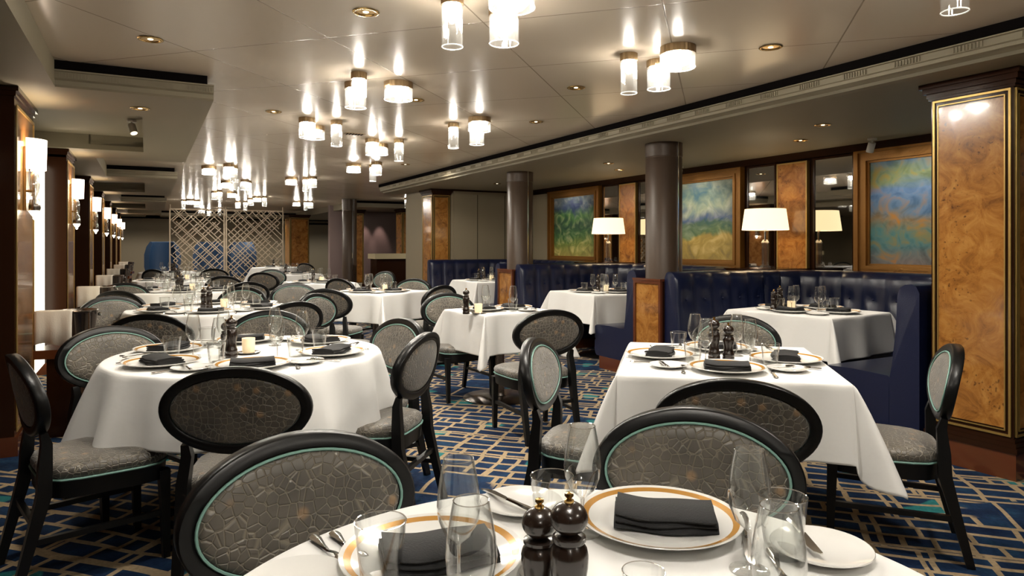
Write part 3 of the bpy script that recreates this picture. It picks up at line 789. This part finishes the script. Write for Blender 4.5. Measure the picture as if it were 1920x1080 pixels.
def napkin2():
    "napkin folded into a flat packet with visible layers"
    r = empty('folded_napkin')
    for k, (w, d, z0, z1, sk) in enumerate(((.092, .046, .0, .010, .0), (.090, .044, .010, .019, .003), (.088, .042, .019, .028, -.003))):
        mb = MB(); rings = []; nx = 18
        for i in range(nx + 1):
            x = -w + 2*w*i/nx; b = .0035 * math.sin(i*.5 + k); up_ = .005 * ((x / w) ** 2)
            rings.append([(x, -d + b, z0 + up_), (x, -d - .004 + b, (z0+z1)/2 + up_), (x, -d + .002 + b, z1 + up_), (x, 0, z1 + .003 + up_), (x, d + b, z1 - .001 + up_), (x, d + .003 + b, (z0+z1)/2 + up_), (x, d + b, z0 + up_), (x, 0, z0 + up_)])
        mb.loft(rings); o = fixn(mb.build(('lower_fold', 'middle_fold', 'top_fold')[k], 'napkin', r, ang=50)); o.rotation_euler.z = sk * 8
    return Proto(r)
np_ = napkin2()
def strip(outline, zf, th=.0018):
    "flat cutlery blade: outline = list of (y, halfwidth), zf(y) = height"
    mb = MB(); mb.loft([[(-w, y, zf(y)), (-w*.5, y, zf(y) + th*1.3), (w*.5, y, zf(y) + th*1.3), (w, y, zf(y)), (w*.5, y, zf(y)-th*.2), (-w*.5, y, zf(y)-th*.2)] for y, w in outline]); return mb
def fork():
    zf = lambda y: .004 + .010 * max(0, math.sin((y + .02) / .10 * PI)) if y > -.02 else .004 + .004 * max(0, (-y - .05))
    mb = strip([(-.10, .004), (-.097, .009), (-.085, .0105), (-.06, .007), (-.02, .0035), (.01, .003), (.025, .006), (.035, .0115), (.05, .012)], zf)
    for k in range(4):
        x = -.0095 + k * .00633
        mb.box(x - .0015, x + .0015, .048, .095, .003, .0045)
    return Proto(mb.build('table_fork', 'steel', None, ang=35))
def knife():
    mb = strip([(-.115, .004), (-.11, .009), (-.09, .010), (-.05, .0065), (.0, .006), (.004, .0045)], lambda y: .003, .003)
    mb.loft([[(-.006, y, .002), (w, y, .002), (w, y, .0035), (-.006, y, .005)] for y, w in ((0, .004), (.02, .008), (.08, .009), (.105, .006), (.118, -.003))])
    return Proto(mb.build('table_knife', 'steel', None, ang=35))
def bknife():
    mb = strip([(-.085, .003), (-.08, .007), (-.065, .008), (-.04, .005), (-.005, .0045)], lambda y: .003, .003)
    mb.loft([[(-.006, y, .002), (w, y, .002), (w, y, .0035), (-.006, y, .005)] for y, w in ((-.005, .004), (.01, .008), (.05, .011), (.07, .007), (.08, -.002))])
    return Proto(mb.build('butter_knife', 'steel', None, ang=35))
fk, kn, bkn = fork(), knife(), bknife()
def wine(nm='wine_glass', s=1.0):
    r = empty(nm)
    prof = [(.0245, .205), (.0285, .185), (.0335, .155), (.0355, .130), (.033, .108), (.024, .085), (.010, .072), (.004, .066)]
    inn = [(q - .0011, z + (.0012 if q < .02 else 0)) for q, z in prof[:-1]]
    MB().lathe([(q*s, z) for q, z in list(reversed(inn)) + prof], 28).build('bowl', 'glass', r)
    MB().lathe([(.0045, .068), (.0033, .055), (.003, .03), (.0038, .01), (.008, .006)], 10).build('stem', 'crystal', r)
    MB().lathe([(.006, .007), (.022, .003), (.033, .0022), (.0335, .001), (.032, 0), (0, 0)], 28).build('foot', 'glass', r)
    MB().tube([(.0242*s*math.cos(2*PI*i/28), .0242*s*math.sin(2*PI*i/28), .205) for i in range(28)], .0009, 5, loop=True).build('rim', 'crystal', r)
    return Proto(r)
wg = wine()
def tumbler():
    r = empty('water_tumbler')
    MB().lathe([(0, .012), (.028, .012), (.0315, .03), (.0405, .105), (.042, .105), (.0335, .03), (.031, .0), (0, 0)], 28).build('glass_wall', 'glass', r)
    MB().tube([(.0412*math.cos(2*PI*i/28), .0412*math.sin(2*PI*i/28), .105) for i in range(28)], .0011, 5, loop=True).build('rim', 'crystal', r)
    return Proto(r)
tb = tumbler()
def mill(h, nm):
    r = empty(nm); k = h
    prof = [(0, 0), (.027, 0), (.0285, .004), (.0285, .02), (.026, .023), (.028, .03), (.028, .04), (.0245, .046), (.022, .06), (.0215, .075), (.024, .09), (.0265, .105), (.027, .12), (.025, .13), (.0205, .137), (.0235, .141), (.0235, .146), (.019, .149)]
    z = h / .20
    MB().lathe([(a, b*z) for a, b in prof] + [(0, .149*z)], 32).build('body', 'mill', r)
    rr = .0265 if h > .18 else .026
    hc = .149*z + rr * .84
    MB().lathe([(rr*math.sin(t), hc - rr*math.cos(t)*.86) for t in [.6 + (PI - .62) * i / 14 for i in range(15)]], 32, caps=True).build('head', 'mill', r)
    zt = hc + rr*.86 - .001
    MB().lathe([(0, zt - .002), (.007, zt), (.007, zt+.003), (.003, zt+.005), (.0065, zt+.009), (.006, zt+.013), (.002, zt+.014), (0, zt+.013)], 14).build('finial', 'brass', r)
    return Proto(r)
ml_t, ml_s = mill(.20, 'pepper_mill'), mill(.165, 'salt_mill')
def votive():
    r = empty('candle_holder')
    MB().lathe([(0, .0), (.05, .001), (.058, .006), (.057, .008), (.045, .005), (0, .005)], 28).build('dish', 'steel', r)
    MB().lathe([(0, .006), (.029, .006), (.031, .02), (.032, .078), (.029, .078), (.028, .02), (0, .018)], 24).build('glass', 'candle', r)
    MB().lathe([(0, .018), (.02, .018), (.02, .045), (.003, .046), (.002, .052), (0, .058)], 16).build('candle', 'candle', r)
    return Proto(r)
vt = votive()
TAB = TZ + .0015

# kind phrases -> unique labels
used = set()
def U(lb):
    assert lb not in used, lb
    used.add(lb); return lb
def compass(dx, dy):
    a = math.degrees(math.atan2(dx, -dy)) % 360    # 0 = towards the camera, 90 = right
    return ['near', 'near right', 'right', 'far right', 'far', 'far left', 'left', 'near left'][int((a + 22.5) // 45) % 8]
def setting(c, ang, dist, T, side, level=3, plate=None, glass=True):
    "one place setting; ang = direction from the table centre to the guest; T = table phrase; side = seat phrase"
    d = Vector((math.cos(ang), math.sin(ang), 0)); lf = Vector((d.y, -d.x, 0)); cc = Vector((c[0], c[1], 0))   # guest looks along -d; their left hand side is +lf... 
    rt = -lf
    w = 'at the %s seat of the %s' % (side, T)
    rz = ang + PI/2                       # local +y points to table centre
    def at(a, b, z=TAB): q = cc + d*a + lf*b; return (q.x, q.y, z)
    p = at(dist, 0)
    (plate or pl_far).put(p, rz, U('gold rimmed white plate ' + w), 'plate', 'plates on the ' + T)
    np_.put((p[0], p[1], TAB + .0065), rz + random.uniform(-.12, .12), U('folded black napkin ' + w), 'napkin', 'napkins on the ' + T)
    if level >= 2:
        bp_.put(at(dist - .03, .25), rz, U('small white bread plate ' + w), 'plate', 'bread plates on the ' + T)
    if level >= 3:
        bkn.put(at(dist - .02, .27, TAB + .0145), rz + .25, U('butter knife on bread plate ' + w), 'knife', 'butter knives on the ' + T)
        fk.put(at(dist + .02, .193 if 0 else .186), rz, U('silver fork ' + w), 'fork', 'forks on the ' + T)
        kn.put(at(dist + .02, -.186), rz, U('silver knife ' + w), 'knife', 'knives on the ' + T)
    if glass:
        wg.put(at(dist - .21, -.12), 0, U('clear stemmed wine glass ' + w), 'wine glass', 'wine glasses on the ' + T)
        if level >= 2: tb.put(at(dist - .15, -.20), 0, U('clear water tumbler ' + w), 'tumbler', 'tumblers on the ' + T)

def centre(p1, p2, p3, T):
    if p1: ml_t.put((p1[0], p1[1], TAB), 0, U('tall dark wood pepper mill on the ' + T), 'pepper mill', 'pepper mills')
    if p2: ml_s.put((p2[0], p2[1], TAB), 0, U('shorter dark wood salt mill on the ' + T), 'salt mill', 'salt mills')
    if p3: vt.put((p3[0], p3[1], TAB), 0, U('glowing candle in frosted glass on the ' + T), 'candle', 'candles')

def Pt(px, py): q = P(px, py, TZ); return (q.x, q.y)

# --- foreground round table
c1 = (.12, .94)
table(c1, 0, 'rd', 'round dining table in the foreground under white cloth', (.60, .60), 'white cloth on the foreground round table', .34, 3)
T = 'foreground table'
def pn(px, py, z=TAB): q = P(px, py, z); return (q.x, q.y, z)
def fplate(X, Y, rz, nrz, nm):
    pl_near.put((X, Y, TAB), rz, U('gold rimmed white plate at the %s of the foreground table' % nm), 'plate', 'plates on the foreground table')
    np_.put((X + .01, Y - .0, TAB + .0065), nrz, U('folded black napkin on the %s plate of the foreground table' % nm), 'napkin', 'napkins on the foreground table', (1.05, 1.25, 1.05))
fplate(.288, 1.335, 0, math.radians(-10), 'right'); fplate(-.138, 1.18, 0, math.radians(16), 'left')
for X, Y, lb in ((.02, 1.43, 'between the two chairs'), (.55, 1.215, 'at the right edge'), (-.345, 1.09, 'at the left edge')):
    bp_.put((X, Y, TAB), 0, U('small white bread plate %s of the foreground table' % lb), 'plate', 'bread plates on the foreground table', (1.04, 1.04, 1))
bkn.put((-.012, 1.43, TAB + .0145), math.radians(40), U('butter knife on the middle bread plate of the foreground table'), 'knife', 'butter knives on the foreground table')
bkn.put((.535, 1.255, TAB + .0145), math.radians(176), U('butter knife on the right bread plate of the foreground table'), 'knife', 'butter knives on the foreground table')
for X, Y, rz, o_, lb in ((-.315, 1.20, 216, fk, 'outer silver fork left of the left plate, foreground table'), (-.285, 1.215, 214, fk, 'inner silver fork beside the left plate, foreground table'),
        (.077, 1.255, 170, fk, 'silver fork beside the salt mill on the foreground table'), (.445, 1.13, 168, fk, 'silver fork right of the right plate on the foreground table'), (.44, 1.28, 165, kn, 'silver knife against the right plate on the foreground table'), (.045, 1.235, 165, kn, 'silver knife between the two plates on the foreground table')):
    o_.put((X, Y, TAB), math.radians(rz), U(lb), 'fork' if o_ is fk else 'knife', 'cutlery on the foreground table')
for X, Y, lb in ((-.086, 1.10, 'behind the left tumbler'), (.134, 1.30, 'before the right chair'), (-.055, .92, 'nearest on the left'), (.40, 1.15, 'tallest on the right'), (.352, .90, 'nearest on the right')):
    wg.put((X, Y, TAB), 0, U('clear stemmed wine glass %s, foreground table' % lb), 'wine glass', 'wine glasses on the foreground table')
for X, Y, lb in ((-.212, 1.10, 'over the left plate'), (.077, 1.315, 'over the middle bread plate'), (.48, 1.21, 'by the right bread plate')):
    tb.put((X, Y, TAB), 0, U('clear water tumbler %s, foreground table' % lb), 'tumbler', 'tumblers on the foreground table')
ml_t.put((.079, .945, TAB), 0, U('tall dark pepper mill with brass knob, foreground table'), 'pepper mill', 'pepper mills')
ml_s.put((.040, .995, TAB), 0, U('shorter dark salt mill half hidden behind the foreground pepper mill'), 'salt mill', 'salt mills')
tb.put((.19, .985, TAB), 0, U('small clear glass at the bottom edge, foreground table'), 'tumbler', 'tumblers on the foreground table', (.75, .75, .75))

# --- round table left middle
c2 = (-1.34, 3.48)
table(c2, .3, 'rd', 'round dining table at left centre behind two black chairs', (.65, .65), 'white cloth on the round table at left centre', .34, 5)
T = 'left round table'
for k, nm in enumerate(('near right', 'right', 'far right', 'far left', 'left', 'near left')):
    setting(c2, math.radians(293 + 60*k), .44, T, nm, 3)
q = Pt(434, 671); q3 = Pt(466, 663); q2 = (q[0] - .05, q[1] + .06)
centre(q, q2, q3, T)

# --- square table at right
c3 = (1.01, 3.29); a3 = math.radians(-13)
table(c3, a3, 'sq', 'square dining table right of centre before the navy booth', (.46, .50), 'white cloth on the near right square table', .31, 8)
T = 'near right square table'
for k, nm in ((0, 'right'), (1, 'far'), (2, 'left'), (3, 'near')):
    setting(c3, a3 + k*PI/2, .29 if k % 2 == 0 else .31, T, nm, 3)
q = Pt(1339, 676); centre(q, (q[0] + .068, q[1] + .0), None, T)

# --- booth tables
def sq_table(c, rot, half, T, label, cl, seats, level=2, seed=1, mills=None, dist=None, drop=.32):
    table(c, rot, 'sq', label, half, cl, drop, seed)
    for k, nm in seats: setting(c, rot + k*PI/2, (half[k % 2] - .19) if dist is None else dist, T, nm, level)
    if mills: centre(*mills, T)
bt = math.radians(35)
c4_ = (2.48, 5.74)
def off(c, dx, dy): return (c[0] + dx, c[1] + dy)
sq_table(c4_, bt, (.43, .465), 'nearest booth table', 'square table set in the nearest navy booth', 'white cloth on the nearest booth table', ((0, 'right'), (1, 'far left'), (2, 'left'), (3, 'near')), 2, 11,
         (off(c4_, -.22, .02), off(c4_, -.29, -.03), off(c4_, -.12, .03)))
c5 = tuple(R(6.62, 4.78))[:2]
sq_table(c5, RANG, (.46, .46), 'middle booth table', 'square table set in the middle navy booth', 'white cloth on the middle booth table', ((0, 'right'), (1, 'far left'), (2, 'left'), (3, 'near')), 2, 12,
         (off(c5, -.07, .0), None, off(c5, .03, .03)))
c6 = tuple(R(9.62, 4.78))[:2]
sq_table(c6, RANG, (.46, .46), 'farthest booth table', 'square table set in the farthest navy booth', 'white cloth on the farthest booth table', ((0, 'right'), (1, 'far left'), (2, 'left'), (3, 'near')), 2, 13,
         (off(c6, -.12, .0), off(c6, -.2, .05), off(c6, 0, .03)))
# --- centre table with visible pedestal
c7 = (-.11, 5.83); a7 = math.radians(36)
sq_table(c7, a7, (.35, .31), 'small centre table', 'small table with bare steel pedestal in the centre', 'white cloth on the small centre table', ((0, 'right'), (2, 'left')), 3, 14, dist=.15)
q = Pt(874, 589); centre(q, None, Pt(897, 588), 'small centre table')
# --- table further left of centre
c8 = (-1.62, 8.15)
sq_table(c8, math.radians(62), (.44, .44), 'square table behind centre', 'square dining table in the middle distance left of the booths', 'white cloth on the square table behind centre', ((0, 'far right'), (1, 'left'), (2, 'near'), (3, 'right')), 2, 15,
         (off(c8, -.1, 0), None, off(c8, .1, .02)))
# --- further tables
far = [((-2.63, 5.98), .67, 'second left round table', 6, 3), ((-4.02, 8.35), .67, 'third left round table', 6, 2), ((-5.3, 10.9), .67, 'fourth left round table', 5, 2), ((-6.9, 14.0), .67, 'fifth left round table', 4, 1)]
seat8 = ['near', 'near right', 'right', 'far right', 'far', 'far left', 'left', 'near left']
for i, (c, rr, T, ns, lv) in enumerate(far):
    table(c, i * .7, 'rd', '%s of the row along the left wall' % T.replace('left ', ''), (rr, rr), 'white cloth on the %s' % T, .33, 20 + i)
    seen = set()
    for k in range(ns):
        a = math.radians(293 + 360 / ns * k); nm = compass(math.cos(a), math.sin(a))
        if nm in seen: nm = {'near': 'front', 'far': 'back'}.get(nm, nm + 'most')
        seen.add(nm); setting(c, a, rr - .21, T, nm, lv)
    centre(off(c, .0, -.05), off(c, -.08, .02), off(c, .1, .02) if i < 3 else None, T)
for i, (px, py, h, lb, T) in enumerate(((600, 529, .44, 'far square dining table left of the host counter', 'far centre table'), (545, 513.5, .42, 'distant square table in front of the lattice screen end', 'distant centre table'),
                              (520, 501, .42, 'farthest square table beside the lattice screen', 'farthest table'))):
    q = Pt(px, py)
    sq_table(q, math.radians(28 + 20*i), (h, h), T, lb, 'white cloth on the ' + T, ((0, 'right'), (1, 'far left'), (2, 'left'), (3, 'near')), 2 if i < 1 else 1, 30 + i,
             (off(q, -.1, 0), None, off(q, .05, -.1) if i == 0 else None))

# --- chairs
A_ = Vector
put_chair((-.47, 1.525), (.587, -.81), 'oval back chair in the left foreground showing its teal piped front')
put_chair((.474, 1.765), (-.28, -.96), 'oval back chair in the right foreground showing its teal piped front')
put_chair((-.98, 2.42), (-.13, .99), 'oval back chair seen from behind at the left round table, front middle')
put_chair(None, (.72, .69), 'oval back chair at the far left edge, angled toward the left round table', (-1.73, 2.86))
put_chair(None, (-.97, .24), 'side turned oval back chair right of the left round table', (-.70, 3.40))
put_chair((-.65, 3.97), (-.72, -.69), 'oval back chair facing us behind the right side of the left round table')
put_chair(None, (.78, -.62), 'oval back chair facing us left of the left round table beside the towel stand', (-1.90, 3.42))
put_chair((-1.58, 4.46), (.1, -1), 'oval back chair facing us behind the glasses of the left round table')
put_chair((-2.27, 4.27), (-.15, .98), 'dark oval back chair seen from behind between the two left round tables')
put_chair((.72, 2.2), (.25, .97), 'oval back chair seen from behind at the near right square table')
put_chair((.12, 3.12), (.95, -.31), 'side turned oval back chair left of the near right square table')
put_chair(None, (-.91, .42), 'side turned oval back chair right of the near right square table by the pillar', (1.64, 3.05))
put_chair((1.36, 4.16), (-.25, -.97), 'oval back chair hidden behind the glasses of the near right square table')
put_chair((.255, 4.54), (-.42, .91), 'oval back chair seen from behind right of the small centre table')
put_chair((-.58, 6.12), (.5, -.86), 'oval back chair facing us behind the left of the small centre table')
put_chair((-.76, 7.3), (-.8, .6), 'dark side turned chair between the small centre table and the table behind')
put_chair((-3.36, 5.72), (.8, -.6), 'oval back chair facing us left of the second left round table')
put_chair((-3.72, 6.45), (.1, 1), 'dark oval back chair seen from behind beside the second towel stand')
put_chair((-1.66, 5.20), (-.75, .66), 'dark oval back chair turned away right of the second left round table')
put_chair((-1.84, 6.75), (.12, 1), 'dark oval back chair seen from behind in front of the square table behind centre')
put_chair((-1.74, 6.05), (.93, -.37), 'light fabric oval back chair turned right, left of the square table behind centre')
put_chair((-2.46, 7.7), (.4, -.9), 'oval back chair facing us behind the second left round table')
put_chair((-1.26, 8.75), (-.3, -.95), 'oval back chair facing us behind the square table behind centre')
put_chair((-2.25, 8.9), (.5, .85), 'dark oval back chair turned away left of the square table behind centre')
put_chair((-4.40, 7.75), (.5, -.86), 'oval back chair facing us at the left of the third left round table')
put_chair((-3.1, 8.0), (-.6, .8), 'dark oval back chair turned away right of the third left round table')
put_chair((-2.75, 6.98), (-.05, -1), 'oval back chair facing us centred behind the second left round table')
put_chair((-6.4, 12.2), (.2, .98), 'dark oval back chair seen from behind beside the far towel stands')
put_chair((-3.98, 10.9), (.1, 1), 'dark oval back chair seen from behind in front of the lattice screen')
put_chair((-4.3, 12.2), (.3, -.95), 'oval back chair facing us in front of the lattice screen')
put_chair((-5.5, 12.6), (-.3, .95), 'dark oval back chair seen from behind left of the lattice screen post')
put_chair((-4.05, 9.6), (-.2, .98), 'dark oval back chair behind the third left round table')
put_chair((-2.1, 11.3), (-.6, -.8), 'oval back chair facing us beside the far centre table')
put_chair((-5.0, 16.5), (.4, .9), 'distant oval back chair before the farthest table')

# ------------------------------------------------------------------ ceiling lights
def fixture(rad, h, nm):
    r = empty(nm)                       # origin on the ceiling
    n = 32; mb = MB(); rings = []
    for z in (-.0005, -.045):
        rings.append([((rad + .0018*(j % 2)) * math.cos(PI*j/n), (rad + .0018*(j % 2)) * math.sin(PI*j/n), z) for j in range(2*n)])
    mb.loft(rings); mb.build('cap', 'bronze', r, ang=20)
    MB().lathe([(0, -.046), (rad*.72, -.046), (rad*.72, -.051), (.020, -.054), (.020, -.085), (.012, -.094), (0, -.096)], 24).build('diffuser', 'bulb', r)
    MB().lathe([(rad - .001, -.045), (rad - .001, -h), (rad - .005, -h), (rad - .005, -.045)], 40).build('glass_cylinder', 'lamp_glass', r)
    MB().tube([((rad-.003)*math.cos(2*PI*i/40), (rad-.003)*math.sin(2*PI*i/40), -h) for i in range(40)], .0028, 6, loop=True).build('glass_rim', 'lamp_rim', r)
    return Proto(r)
FX = {'t': fixture(.05, .235, 'ceiling_light'), 'm': fixture(.072, .175, 'ceiling_light'), 's': fixture(.10, .12, 'ceiling_light')}
FB = {'t': (.235, 'tall narrow'), 'm': (.175, 'medium'), 's': (.12, 'short wide')}
GL = []
groups = [
 ('above the top centre of view', [('t', 848, 88, 0), ('m', 945, 82, 0), ('s', 960, 15, 0)]),
 ('above the near right table', [('t', 1179, 175, 0), ('m', 1235, 167, 0), ('s', 1271, 127, 0)]),
 ('left of top centre', [('t', 673, 203, 0), ('m', 666, 202, 0), ('s', 747, 187, 0)]),
 ('second to the left of centre', [('m', 576, 258, 0), ('s', 589, 260, 0), ('t', 631, 274, 0)]),
 ('over the middle distance', [('m', 698, 291, 0), ('s', 711, 290, 0), ('t', 748, 302, 0)]),
 ('right of centre before the soffit', [('t', 850, 278, 0), ('m', 894, 271, 0), ('s', 899, 246, 0)]),
 ('over the square table behind centre', [('s', 663, 323, 0), ('t', 699, 340, 0), ('m', 706, 328, 0)]),
 ('before the far brown column', [('s', 546, 346, 0), ('t', 573, 359, 0), ('m', 586, 351, 0)]),
 ('by the far wood pillar', [('s', 556, 386, 0), ('t', 573, 394, 0), ('m', 582, 390, 0)]),
 ('over the fourth left round table', [('s', 392, 327, 0), ('m', 429, 331, 0), ('t', 439, 341.5, 0)]),
 ('left of the lattice screen top', [('s', 425, 352, 0), ('m', 459, 356, 0), ('t', 466, 364, 0)]),
 ('just before the lattice screen', [('s', 435, 370, 0), ('m', 403, 374, 0), ('t', 412, 378, 0)]),
 ('at the far left by the soffit', [('t', 344, 392, 0), ('s', 357, 383, 0), ('m', 369, 388, 0)]),
 ('over the right lattice panel', [('m', 470, 385, 0), ('s', 482, 378, 0), ('t', 496, 387, 0)]),
 ('over the lattice screen post', [('m', 446, 390, 0), ('t', 460, 394, 0)]),
 ('glowing behind the left lattice panel', [('s', 378, 399, 0), ('m', 392, 404, 0), ('t', 412, 404, 0)]),
 ('beside the beige pier', [('t', 762, 390, 0)]),
 ('at the far end of the room', [('s', 600, 409, 0), ('m', 612, 412, 0), ('t', 632, 403, 0)]),
]
for gi, (gname, L) in enumerate(groups):
    gx = [P(px, py, CEI - FB[k][0]) for k, px, py, _ in L]; GL.append((sum(p.x for p in gx) / len(gx) + .02, sum(p.y for p in gx) / len(gx)))
    for k, px, py, _ in L:
        h, w = FB[k]; q = P(px, py, CEI - h)
        FX[k].put((q.x, q.y, CEI), 0, U('%s glass cylinder ceiling light %s' % (w, gname)), 'ceiling light', 'cylinder ceiling lights')
GL.append((1.75, 2.5))
q = P(1790, 22, CEI - .235); FX['t'].put((q.x, q.y, CEI), 0, U('tall narrow glass cylinder ceiling light at the top right corner'), 'ceiling light', 'cylinder ceiling lights')
beh = [(-1.7, 2.3), (1.75, 2.05), (.1, .7), (-1.9, .2), (1.9, .0), (.2, -1.3), (-1.2, -1.6)]
for i, (x, y) in enumerate(beh):
    for k, dx, dy in (('t', -.14, .05), ('m', .1, .1), ('s', .02, -.16)):
        FX[k].put((x + dx, y + dy, CEI), i, '%s glass cylinder ceiling light overhead behind the view' % FB[k][1], 'ceiling light', 'ceiling lights overhead')

def downlight():
    r = empty('downlight')
    MB().lathe([(.062, 0), (.066, -.003), (.062, -.006), (.05, -.0055), (.045, -.001)], 28).build('trim_ring', 'brass', r)
    MB().lathe([(.046, -.001), (.03, -.0012), (0, -.0014)], 24).build('reflector', 'brass', r)
    MB().lathe([(0, -.0055), (.011, -.004), (.015, -.0015)], 16).build('lamp', 'bulb_dim', r)
    return Proto(r)
dl = downlight()
DL = [(686, 22, CEI, 'nearest at top left of centre'), (282, 73, CEI, 'above the left soffit step'), (263, 203, SOF, 'in the left soffit step'), (1445, 88, CEI, 'at upper right beside the soffit'),
      (513, 209, CEI, 'left of the ceiling light clusters'), (780, 187, CEI, 'beside a short wide ceiling light'), (1080, 164, CEI, 'at top centre left of the right cluster'), (1005, 228, CEI, 'at top centre near the soffit'),
      (1543, 234, SOF, 'in the right soffit, nearer'), (1501, 263, SOF, 'in the right soffit, farther'), (1141, 306, SOF, 'in the right soffit over the far booth'), (1161, 318, SOF, 'in the right soffit above the far lamp'),
      (932, 344, SOF, 'in the right soffit left of the far column'), (760, 308, CEI, 'in the middle distance before the soffit')]
for px, py, z, lb in DL:
    q = P(px, py, z); dl.put((q.x, q.y, z - .0005), 0, U('brass recessed downlight ' + lb), 'downlight', 'recessed downlights')
q = P(665, 251, CEI); r = empty('ceiling_vent', (q.x, q.y, CEI - .001), RANG); tag(r, 'small slotted vent in the glossy ceiling left of centre', 'vent')
MB().box(-.10, .10, -.05, .05, -.004, 0).build('plate', 'bronze', r, False)
for k in range(6): MB().box(-.085 + k * .03, -.07 + k * .03, -.04, .04, -.006, -.004).build('slot', 'gap', r, False)
def spotlight():
    r = empty('spotlight')
    MB().lathe([(0, 0), (.04, 0), (.04, -.015), (0, -.015)], 20).build('mount', 'white_paint', r)
    MB().tube([(0, 0, -.015), (0, 0, -.05)], .008, 8).build('arm', 'white_paint', r)
    d = Vector((.45, -.3, -1)).normalized(); c0 = Vector((0, 0, -.04))
    MB().tube([c0, c0 + d*.09], .032, 20).build('head', 'white_paint', r); MB().tube([c0 + d*.0905, c0 + d*.0915], .026, 20).build('lens', 'bulb_dim', r)
    return Proto(r)
sl = spotlight()
q = P(241, 214, SOF + .14); sl.put(R(7.0, -.12, SOF + .139), 0, U('small white swivel spotlight in the left ceiling coffer'), 'spotlight', 'swivel spotlights')
for (u, v, lb) in ((3.95, 5.85, 'above the blue and teal painting'), (10.3, 5.85, 'above the green and blue painting'), (6.5, 5.85, 'above the golden field painting')):
    sl.put(R(u, v, SOF - .0005), 2.2, U('small white swivel spotlight ' + lb), 'spotlight', 'swivel spotlights')

# ------------------------------------------------------------------ lights
def spot(loc, tgt, e, ang, col=(1, .90, .76), rad=.04, blend=.8):
    l = bpy.data.lights.new('lamp_and_fill_beam', 'SPOT'); l.energy = e; l.spot_size = math.radians(ang); l.spot_blend = blend; l.color = col; l.shadow_soft_size = rad
    o = bpy.data.objects.new('lamp_and_fill_beam', l); COL.objects.link(o); o.location = loc
    o.rotation_euler = (Vector(tgt) - Vector(loc)).to_track_quat('-Z', 'Y').to_euler(); return o
def point(loc, e, col=(1, .78, .5), rad=.03):
    l = bpy.data.lights.new('lamp_glow', 'POINT'); l.energy = e; l.color = col; l.shadow_soft_size = rad
    o = bpy.data.objects.new('lamp_glow', l); COL.objects.link(o); o.location = loc; return o
for c, e in ((c1, 30), (c2, 42), (c3, 42), (c4_, 44), (c5, 40), (c7, 38), (c8, 42), ((-2.63, 5.98), 42), ((-4.02, 8.35), 42), (c6, 40), ((-5.3, 10.9), 42), ((-2.95, 10.5), 38), ((-4.4, 13.5), 38), ((-7.5, 17.5), 45), ((-9.5, 21.5), 60), ((-5.5, 21.5), 60), ((-12, 24), 60)):
    zz = SOF - .02 if c in (c4_, c5, c6) else CEI - .02
    spot((c[0] + .1, c[1] - .15, zz), (c[0], c[1], TZ), e, 75)
for k in range(7):
    p = R(5.5 + 3.1*k, -.62); point((p.x, p.y, 1.93), 6.5, (1, .82, .58), rad=.03)
for p in lamps: point((p.x, p.y, p.z + .5), 7, rad=.04)
for p, e in [(R(22, 1, 2.3), 70), (R(24, 3.4, 2.3), 70), (R(24, 6.5, 2.25), 60), (R(24.5, -.2, 2.2), 50), (R(14.5, 6.5, 2.3), 45), (R(18.5, 2, 2.36), 55), (R(9.2, 3.6, 2.38), 22)] + [(Vector((x, y, CEI - .06)), 16) for x, y in GL[:7]]: spot(p, p - Vector((0, 0, 1)), e, 165, (1, .93, .82), .06, .3)  # added fill spots, mainly for the far walls; the rest carry the clusters' light
for u in (9.3, 6.45, 3.6): p = R(u, 5.2, SOF - .03); spot(p, R(u, 6.12, 1.6), 20, 70)
for u in (17.9, 17.0): p = R(19.3, 5.6 + (u - 17) * .5, SOF - .03); spot(p, R(19.58, 5.6 + (u - 17) * .5, 1.2), 18, 45, (1, .75, .65))

# ------------------------------------------------------------------ camera and render look
cam = bpy.data.cameras.new('camera'); co = bpy.data.objects.new('camera', cam); COL.objects.link(co)
co.location = (0, 0, EYE); co.rotation_euler = (PI/2, 0, 0)
cam.sensor_width = 36; cam.lens = 36 * F / 1920; cam.shift_y = -(540 - HZ) / 1920; cam.clip_start = .02
S.camera = co
w = bpy.data.worlds.new('world'); S.world = w; w.use_nodes = True
w.node_tree.nodes['Background'].inputs[0].default_value = (.05, .045, .04, 1)
S.view_settings.view_transform = 'Standard'; S.view_settings.look = 'None'; S.view_settings.gamma = 1; S.view_settings.use_curve_mapping = False
S.view_settings.exposure = 0.85
cy = S.cycles
cy.use_denoising = True; cy.max_bounces = 7; cy.adaptive_threshold = .02; cy.diffuse_bounces = 4; cy.glossy_bounces = 3; cy.transmission_bounces = 4; cy.transparent_max_bounces = 24
cy.caustics_reflective = False; cy.caustics_refractive = False; cy.sample_clamp_indirect = 3; cy.use_light_tree = True
